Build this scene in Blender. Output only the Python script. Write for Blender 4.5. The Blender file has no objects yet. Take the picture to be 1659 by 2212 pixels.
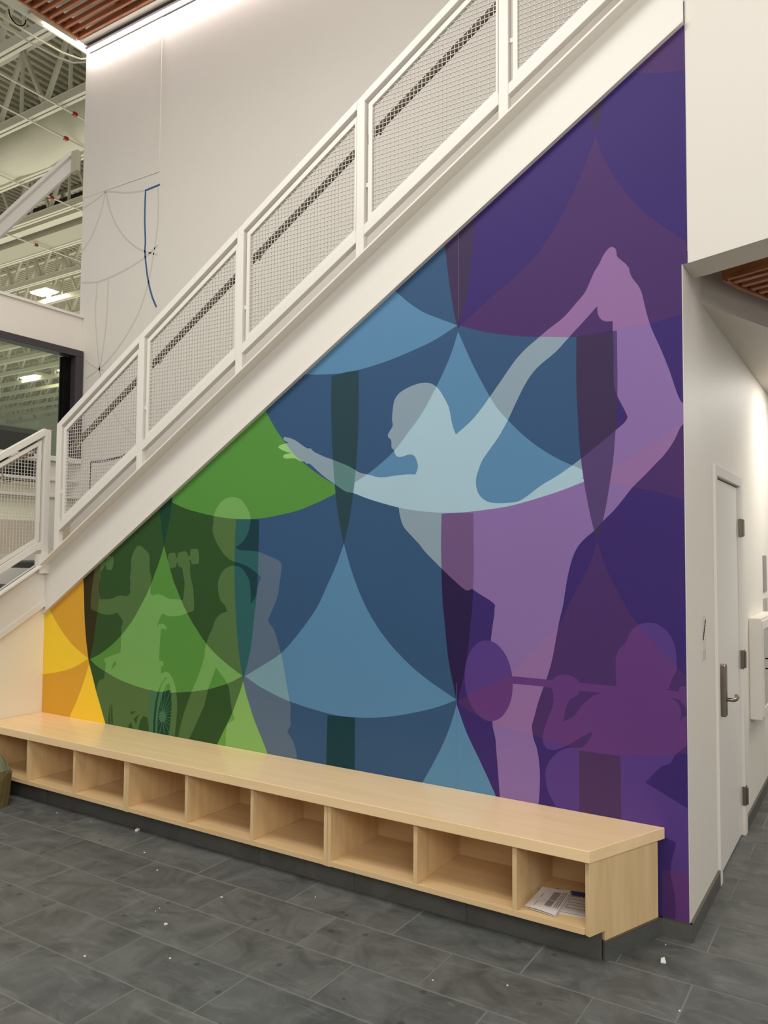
import bpy, bmesh, math, random
from mathutils import Vector, Matrix
from mathutils.geometry import delaunay_2d_cdt

random.seed(7)
SC = bpy.context.scene
COL = SC.collection

# ------------------------------------------------------------------ camera
F_PX, YAW, PITCH, ROLL = 1706.14, math.radians(32.308), math.radians(2.905), math.radians(0.4126)
CAM_POS = Vector((0.0, -3.7392, 1.70))
def camera_axes():
    f = Vector((-math.sin(YAW) * math.cos(PITCH), math.cos(YAW) * math.cos(PITCH), math.sin(PITCH)))
    r = Vector((math.cos(YAW), math.sin(YAW), 0))
    u = r.cross(f)
    c, s = math.cos(ROLL), math.sin(ROLL)
    return c * r + s * u, -s * r + c * u, f
_r, _u, _f = camera_axes()
cam_data = bpy.data.cameras.new('camera')
cam_data.sensor_fit = 'HORIZONTAL'
cam_data.sensor_width = 36.0
cam_data.lens = F_PX / 1659.0 * 36.0
cam_data.clip_end = 300
cam = bpy.data.objects.new('camera', cam_data)
COL.objects.link(cam)
cam.matrix_world = Matrix(((_r.x, _u.x, -_f.x, CAM_POS.x), (_r.y, _u.y, -_f.y, CAM_POS.y), (_r.z, _u.z, -_f.z, CAM_POS.z), (0, 0, 0, 1)))
SC.camera = cam

# ------------------------------------------------------------------ world, lights, exposure
world = bpy.data.worlds.new('world')
SC.world = world
world.use_nodes = True
bgn = world.node_tree.nodes['Background']
bgn.inputs[0].default_value = (1.0, 0.98, 0.94, 1)
bgn.inputs[1].default_value = 0.36

def area(name, loc, target, sx, sy, power, col=(1, 0.985, 0.945), spread=180):
    l = bpy.data.lights.new(name, 'AREA')
    l.shape = 'RECTANGLE'; l.size = sx; l.size_y = sy; l.energy = power; l.color = col
    l.spread = math.radians(spread)
    o = bpy.data.objects.new(name, l)
    COL.objects.link(o)
    o.location = loc
    d = Vector(target) - Vector(loc)
    o.rotation_euler = d.to_track_quat('-Z', 'Y').to_euler()
    return o
# rows of ceiling lamps over the hall in front of the mural
area('hall_ceiling_light', (-3.4, -3.0, 6.2), (-3.4, -1.8, 0), 5.0, 1.6, 205)
area('hall_ceiling_light_far', (2.6, -6.2, 4.2), (-2.0, 0.0, 0.8), 5.0, 2.0, 235)
# unseen fill added right of the bulkhead to brighten the corridor wall
area('entrance_fill', (3.4, -1.6, 3.6), (-0.75, 0.4, 1.2), 1.6, 1.2, 46)
# white linear lamps over the corridor
area('corridor_light', (0.05, 2.7, 2.93), (-0.15, 2.7, 0), 0.5, 2.2, 62, (1.0, 0.985, 0.93))
# unseen upward fill added below the sports hall roof to light its underside
area('sports_hall_fill', (-22, 12, 3.0), (-22, 12, 12), 26, 20, 1500, (1.0, 0.96, 0.80))

SC.view_settings.view_transform = 'Standard'
SC.view_settings.look = 'None'
SC.view_settings.gamma = 1.0
SC.view_settings.use_curve_mapping = False
SC.view_settings.exposure = 0.0

# ------------------------------------------------------------------ materials
def lin(c):
    return tuple(((x / 255) / 12.92 if x / 255 <= 0.04045 else ((x / 255 + 0.055) / 1.055) ** 2.4) for x in c)
MATS = {}
def mat(name, rgb, rough=0.5, metal=0.0, spec=0.5, noise=0.0, nscale=8.0, bump=0.0, bscale=60.0, emit=None, estr=0.0):
    """procedural principled material; rgb are sRGB 0-255"""
    if name in MATS: return MATS[name]
    m = bpy.data.materials.new(name); m.use_nodes = True
    nt = m.node_tree; b = nt.nodes['Principled BSDF']
    c = lin(rgb)
    b.inputs['Base Color'].default_value = (*c, 1)
    b.inputs['Roughness'].default_value = rough
    b.inputs['Metallic'].default_value = metal
    b.inputs['Specular IOR Level'].default_value = spec
    if noise > 0 or bump > 0:
        g = nt.nodes.new('ShaderNodeNewGeometry')
    if noise > 0:
        n = nt.nodes.new('ShaderNodeTexNoise'); n.inputs['Scale'].default_value = nscale; n.inputs['Detail'].default_value = 4
        nt.links.new(g.outputs['Position'], n.inputs['Vector'])
        r = nt.nodes.new('ShaderNodeMix'); r.data_type = 'RGBA'
        r.inputs[6].default_value = (*[x * (1 - noise) for x in c], 1)
        r.inputs[7].default_value = (*[min(1, x * (1 + noise)) for x in c], 1)
        nt.links.new(n.outputs[0], r.inputs[0]); nt.links.new(r.outputs[2], b.inputs['Base Color'])
    if bump > 0:
        n2 = nt.nodes.new('ShaderNodeTexNoise'); n2.inputs['Scale'].default_value = bscale; n2.inputs['Detail'].default_value = 3
        nt.links.new(g.outputs['Position'], n2.inputs['Vector'])
        bp = nt.nodes.new('ShaderNodeBump'); bp.inputs['Strength'].default_value = bump; bp.inputs['Distance'].default_value = 0.01
        nt.links.new(n2.outputs[0], bp.inputs['Height']); nt.links.new(bp.outputs[0], b.inputs['Normal'])
    if emit is not None:
        b.inputs['Emission Color'].default_value = (*lin(emit), 1); b.inputs['Emission Strength'].default_value = estr
    MATS[name] = m
    return m

def wood_mat(name, dark, light, axis='X', scale=1.0, rough=0.33, spec=0.5):
    if name in MATS: return MATS[name]
    m = bpy.data.materials.new(name); m.use_nodes = True
    nt = m.node_tree; b = nt.nodes['Principled BSDF']
    g = nt.nodes.new('ShaderNodeNewGeometry'); oi = nt.nodes.new('ShaderNodeObjectInfo')
    mp = nt.nodes.new('ShaderNodeMapping')
    s = {'X': (1.2, 14, 14), 'Y': (14, 1.2, 14), 'Z': (14, 14, 1.2)}[axis]
    mp.inputs['Scale'].default_value = tuple(v * scale for v in s)
    ad = nt.nodes.new('ShaderNodeVectorMath'); ad.operation = 'ADD'
    nt.links.new(g.outputs['Position'], ad.inputs[0]); nt.links.new(oi.outputs['Random'], ad.inputs[1])
    nt.links.new(ad.outputs[0], mp.inputs[0])
    n = nt.nodes.new('ShaderNodeTexNoise'); n.inputs['Scale'].default_value = 1.6; n.inputs['Detail'].default_value = 6; n.inputs['Distortion'].default_value = 0.6
    nt.links.new(mp.outputs[0], n.inputs['Vector'])
    r = nt.nodes.new('ShaderNodeValToRGB')
    r.color_ramp.elements[0].position = 0.32; r.color_ramp.elements[0].color = (*lin(dark), 1)
    r.color_ramp.elements[1].position = 0.62; r.color_ramp.elements[1].color = (*lin(light), 1)
    nt.links.new(n.outputs[0], r.inputs[0]); nt.links.new(r.outputs[0], b.inputs['Base Color'])
    b.inputs['Roughness'].default_value = rough; b.inputs['Specular IOR Level'].default_value = spec
    MATS[name] = m
    return m

def slate_mat(name, base, var, rough=0.5, spots=True):
    m = bpy.data.materials.new(name); m.use_nodes = True
    nt = m.node_tree; b = nt.nodes['Principled BSDF']; L = nt.links.new
    g = nt.nodes.new('ShaderNodeNewGeometry'); oi = nt.nodes.new('ShaderNodeObjectInfo')
    rnd = nt.nodes.new('ShaderNodeVectorMath'); rnd.operation = 'SCALE'; rnd.inputs[0].default_value = (13, 7, 3)
    L(oi.outputs['Random'], rnd.inputs['Scale'])
    ad = nt.nodes.new('ShaderNodeVectorMath'); ad.operation = 'ADD'
    L(g.outputs['Position'], ad.inputs[0]); L(rnd.outputs[0], ad.inputs[1])
    n = nt.nodes.new('ShaderNodeTexNoise'); n.inputs['Scale'].default_value = 4.5; n.inputs['Detail'].default_value = 7; n.inputs['Roughness'].default_value = 0.62; n.inputs['Distortion'].default_value = 0.9
    L(ad.outputs[0], n.inputs['Vector'])
    r = nt.nodes.new('ShaderNodeValToRGB')
    e = r.color_ramp.elements
    e[0].position = 0.30; e[0].color = (*[x * (1 - var) for x in lin(base)], 1)
    e[1].position = 0.72; e[1].color = (*[x * (1 + var * 1.3) for x in lin(base)], 1)
    L(n.outputs[0], r.inputs[0])
    # each tile a slightly different shade and warmth
    r2 = nt.nodes.new('ShaderNodeValToRGB')
    e = r2.color_ramp.elements
    e[0].color = (0.90, 0.91, 0.92, 1); e[1].color = (1.07, 1.06, 1.03, 1)
    m3 = r2.color_ramp.elements.new(0.5); m3.color = (1.01, 0.99, 0.96, 1)
    L(oi.outputs['Random'], r2.inputs[0])
    mx = nt.nodes.new('ShaderNodeMix'); mx.data_type = 'RGBA'; mx.blend_type = 'MULTIPLY'; mx.inputs[0].default_value = 1
    L(r.outputs[0], mx.inputs[6]); L(r2.outputs[0], mx.inputs[7])
    out = mx.outputs[2]
    if spots:   # dried drips on the stone
        v = nt.nodes.new('ShaderNodeTexVoronoi'); v.inputs['Scale'].default_value = 9.0; v.feature = 'F1'
        L(g.outputs['Position'], v.inputs['Vector'])
        n3 = nt.nodes.new('ShaderNodeTexNoise'); n3.inputs['Scale'].default_value = 1.7
        L(g.outputs['Position'], n3.inputs['Vector'])
        a1 = nt.nodes.new('ShaderNodeMath'); a1.operation = 'LESS_THAN'; a1.inputs[1].default_value = 0.13
        L(v.outputs['Distance'], a1.inputs[0])
        a2 = nt.nodes.new('ShaderNodeMath'); a2.operation = 'GREATER_THAN'; a2.inputs[1].default_value = 0.50
        L(n3.outputs[0], a2.inputs[0])
        a3 = nt.nodes.new('ShaderNodeMath'); a3.operation = 'MULTIPLY'; L(a1.outputs[0], a3.inputs[0]); L(a2.outputs[0], a3.inputs[1])
        a4 = nt.nodes.new('ShaderNodeMath'); a4.operation = 'MULTIPLY'; a4.inputs[1].default_value = 0.55; L(a3.outputs[0], a4.inputs[0])
        mx2 = nt.nodes.new('ShaderNodeMix'); mx2.data_type = 'RGBA'
        mx2.inputs[7].default_value = (*[x * 0.35 for x in lin(base)], 1)
        L(a4.outputs[0], mx2.inputs[0]); L(out, mx2.inputs[6]); out = mx2.outputs[2]
    if spots:   # pale scuffs and cleft streaks
        mp = nt.nodes.new('ShaderNodeMapping'); mp.inputs['Rotation'].default_value = (0, 0, 0.7); mp.inputs['Scale'].default_value = (1.3, 5.0, 1)
        L(g.outputs['Position'], mp.inputs[0])
        n4 = nt.nodes.new('ShaderNodeTexNoise'); n4.inputs['Scale'].default_value = 2.2; n4.inputs['Detail'].default_value = 8; n4.inputs['Roughness'].default_value = 0.7; n4.inputs['Distortion'].default_value = 1.6
        L(mp.outputs[0], n4.inputs['Vector'])
        r4 = nt.nodes.new('ShaderNodeMapRange'); r4.inputs[1].default_value = 0.54; r4.inputs[2].default_value = 0.74; r4.inputs[4].default_value = 0.30
        L(n4.outputs[0], r4.inputs[0])
        mx4 = nt.nodes.new('ShaderNodeMix'); mx4.data_type = 'RGBA'; mx4.inputs[7].default_value = (*lin((150, 150, 145)), 1)
        L(r4.outputs[0], mx4.inputs[0]); L(out, mx4.inputs[6]); out = mx4.outputs[2]
    L(out, b.inputs['Base Color']); b.inputs['Specular IOR Level'].default_value = 0.32
    rr = nt.nodes.new('ShaderNodeMapRange'); rr.inputs[3].default_value = rough - 0.08; rr.inputs[4].default_value = rough + 0.14
    L(n.outputs[0], rr.inputs[0]); L(rr.outputs[0], b.inputs['Roughness'])
    bp = nt.nodes.new('ShaderNodeBump'); bp.inputs['Strength'].default_value = 0.5; bp.inputs['Distance'].default_value = 0.01
    L(n.outputs[0], bp.inputs['Height']); L(bp.outputs[0], b.inputs['Normal'])
    MATS[name] = m
    return m

WHITE_WALL = mat('white_wall_paint', (225, 218, 207), 0.55, spec=0.3, noise=0.02, nscale=1.5, bump=0.03, bscale=90)
WARM_WALL = mat('cream_wall_paint', (236, 226, 206), 0.5, spec=0.3, noise=0.02, nscale=1.5)
STEEL_WHITE = mat('white_painted_steel', (224, 218, 208), 0.4, spec=0.4)
PLASTER = mat('rough_plaster', (222, 215, 204), 0.7, spec=0.2, noise=0.03, nscale=3, bump=0.16, bscale=9)
MAPLE = wood_mat('maple_veneer', (216, 182, 132), (226, 194, 146), 'X', 1.0, 0.36)
MAPLE_V = wood_mat('maple_veneer_upright', (216, 183, 133), (228, 196, 147), 'Z', 1.0, 0.4)
MAPLE_TOP = wood_mat('maple_bench_top', (242, 208, 158), (248, 215, 167), 'X', 0.8, 0.27, 0.6)
SLATE = slate_mat('slate_floor_tile', (92, 93, 90), 0.34, 0.5)
SLATE_DARK = slate_mat('slate_skirting_tile', (88, 88, 84), 0.16, 0.5, spots=False)
GROUT = mat('grey_grout', (120, 119, 113), 0.9, spec=0.1, noise=0.1, nscale=30)
TRIM_METAL = mat('brushed_trim', (112, 106, 98), 0.4, metal=0.6)
STAINLESS = mat('stainless_steel', (150, 139, 126), 0.32, metal=1.0)
HINGE = mat('hinge_steel', (120, 113, 102), 0.38, metal=0.9)
BLACK_FRAME = mat('black_anodised_frame', (62, 56, 58), 0.4, spec=0.4)
BLACK = mat('black_gap', (14, 13, 12), 0.8, spec=0.1)
RUBBER = mat('dark_stair_tread', (62, 64, 62), 0.6, noise=0.15, nscale=60)
CEDAR = wood_mat('cedar_slat', (138, 80, 46), (174, 108, 66), 'X', 1.0, 0.5)
GYM_STEEL = mat('cream_painted_roof_steel', (206, 202, 182), 0.5, spec=0.3)
GYM_DECK = mat('painted_roof_deck', (174, 170, 150), 0.55, spec=0.3)
GYM_DUCT = mat('pale_fabric_duct', (205, 202, 180), 0.8, spec=0.2, noise=0.06, nscale=2.0, bump=0.4, bscale=3)
GYM_DUCT_GREY = mat('grey_metal_duct', (170, 166, 145), 0.5)
LAMP_GLOW = mat('lamp_diffuser_white', (255, 255, 255), 0.5, emit=(255, 250, 235), estr=14)
LED_GLOW = mat('led_strip_diffuser', (255, 255, 255), 0.5, emit=(255, 238, 240), estr=12)
SOFT_GLOW = mat('lit_wall_panel', (240, 236, 205), 0.6)

# ------------------------------------------------------------------ mesh helpers
class MB:
    def __init__(s): s.v = []; s.f = []
    def add(s, vs, fs):
        o = len(s.v); s.v += [tuple(v) for v in vs]; s.f += [tuple(i + o for i in f) for f in fs]; return s
    def box(s, x0, x1, y0, y1, z0, z1):
        return s.add([(x0, y0, z0), (x1, y0, z0), (x1, y1, z0), (x0, y1, z0), (x0, y0, z1), (x1, y0, z1), (x1, y1, z1), (x0, y1, z1)],
                     [(0, 3, 2, 1), (4, 5, 6, 7), (0, 1, 5, 4), (1, 2, 6, 5), (2, 3, 7, 6), (3, 0, 4, 7)])
    def prism(s, pts, d):
        """closed outline of 3-D points, extruded by vector d"""
        n = len(pts); d = Vector(d)
        vs = [Vector(p) for p in pts] + [Vector(p) + d for p in pts]
        return s.add(vs, [tuple(range(n - 1, -1, -1)), tuple(range(n, 2 * n))] + [(i, (i + 1) % n, n + (i + 1) % n, n + i) for i in range(n)])
    def beam(s, a, b, w, h, up=(0, 0, 1)):
        """square bar from a to b, w across, h along 'up'"""
        a = Vector(a); b = Vector(b); t = (b - a).normalized(); u = Vector(up)
        side = t.cross(u).normalized(); u2 = side.cross(t).normalized()
        c = [side * (w / 2 * i) + u2 * (h / 2 * j) for i, j in ((-1, -1), (1, -1), (1, 1), (-1, 1))]
        return s.add([a + k for k in c] + [b + k for k in c], [(0, 1, 2, 3), (7, 6, 5, 4), (0, 4, 5, 1), (1, 5, 6, 2), (2, 6, 7, 3), (3, 7, 4, 0)])
    def tube(s, path, r, n=10, cap=True):
        P = [Vector(p) for p in path]; vs = []; fs = []
        prev = None
        for i, p in enumerate(P):
            t = (P[min(i + 1, len(P) - 1)] - P[max(i - 1, 0)]).normalized()
            if prev is None:
                ref = Vector((0, 0, 1)) if abs(t.z) < 0.9 else Vector((1, 0, 0))
                a = t.cross(ref).normalized()
            else:
                a = (prev - t * prev.dot(t)).normalized()
            prev = a; b = t.cross(a)
            vs += [p + a * (r * math.cos(2 * math.pi * k / n)) + b * (r * math.sin(2 * math.pi * k / n)) for k in range(n)]
        for i in range(len(P) - 1):
            for k in range(n):
                fs.append((i * n + k, i * n + (k + 1) % n, (i + 1) * n + (k + 1) % n, (i + 1) * n + k))
        if cap:
            fs.append(tuple(range(n - 1, -1, -1))); fs.append(tuple(range((len(P) - 1) * n, len(P) * n)))
        return s.add(vs, fs)
    def ribbon(s, path, w, nrm, t=0.002):
        """flat painted line of width w along a path, lying on a plane with normal nrm"""
        P = [Vector(p) for p in path]; N = Vector(nrm); vs = []; fs = []
        for i, p in enumerate(P):
            d = (P[min(i + 1, len(P) - 1)] - P[max(i - 1, 0)]).normalized(); a = d.cross(N).normalized() * (w / 2)
            vs += [p - a + N * t, p + a + N * t, p + a, p - a]
        for i in range(len(P) - 1):
            o = i * 4; q = o + 4
            for k in range(4): fs.append((o + k, o + (k + 1) % 4, q + (k + 1) % 4, q + k))
        fs.append((3, 2, 1, 0)); m = (len(P) - 1) * 4; fs.append((m, m + 1, m + 2, m + 3))
        return s.add(vs, fs)
    def mesh(s, name):
        me = bpy.data.meshes.new(name); me.from_pydata(s.v, [], s.f); me.validate()
        bm = bmesh.new(); bm.from_mesh(me); bmesh.ops.recalc_face_normals(bm, faces=bm.faces); bm.to_mesh(me); bm.free()
        return me

def obj(name, mb, material, parent=None, bevel=0.0, smooth=False, loc=None):
    me = mb.mesh(name) if isinstance(mb, MB) else mb
    if material is not None and not me.materials: me.materials.append(material)
    o = bpy.data.objects.new(name, me); COL.objects.link(o)
    if parent is not None: o.parent = parent
    if loc is not None: o.location = loc
    if bevel > 0:
        m = o.modifiers.new('bevel', 'BEVEL'); m.width = bevel; m.segments = 2; m.limit_method = 'ANGLE'; m.angle_limit = math.radians(40)
    if smooth:
        for p in me.polygons: p.use_smooth = True
    return o
def empty(name, loc=(0, 0, 0)):
    o = bpy.data.objects.new(name, None); COL.objects.link(o); o.location = loc; o.empty_display_size = 0.1
    return o
def tag(o, label=None, cat=None, group=None, kind=None):
    if label: o['label'] = label
    if cat: o['category'] = cat
    if group: o['group'] = group
    if kind: o['kind'] = kind
    return o
def struct(name, mb, material, label=None, bevel=0.0):
    return tag(obj(name, mb, material, bevel=bevel), label, None, None, 'structure')

def smooth_poly(pts, sub=4, corner=42, closed=True):
    """Catmull-Rom through the points, keeping sharp corners sharp"""
    n = len(pts); V = [Vector(p) for p in pts]; out = []
    def is_corner(i):
        if not closed and (i == 0 or i == n - 1): return True
        a = V[i] - V[i - 1]; b = V[(i + 1) % n] - V[i]
        if a.length < 1e-6 or b.length < 1e-6: return True
        return a.angle(b) > math.radians(corner)
    C = [is_corner(i) for i in range(n)]
    for i in range(n if closed else n - 1):
        p1, p2 = V[i], V[(i + 1) % n]
        p0 = V[i - 1] if not C[i] else p1 - (p2 - p1)
        p3 = V[(i + 2) % n] if not C[(i + 1) % n] else p2 + (p2 - p1)
        d1 = max((p1 - p0).length, 1e-6); d2 = max((p2 - p1).length, 1e-6); d3 = max((p3 - p2).length, 1e-6)
        m1 = ((p1 - p0) / d1 + (p2 - p1) / d2) * 0.5 * d2
        m2 = ((p2 - p1) / d2 + (p3 - p2) / d3) * 0.5 * d2
        k = sub if d2 > 0.04 else 2
        for j in range(k):
            t = j / k; t2 = t * t; t3 = t2 * t
            out.append((2 * t3 - 3 * t2 + 1) * p1 + (t3 - 2 * t2 + t) * m1 + (-2 * t3 + 3 * t2) * p2 + (t3 - t2) * m2)
    if not closed: out.append(V[-1])
    return out

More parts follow.
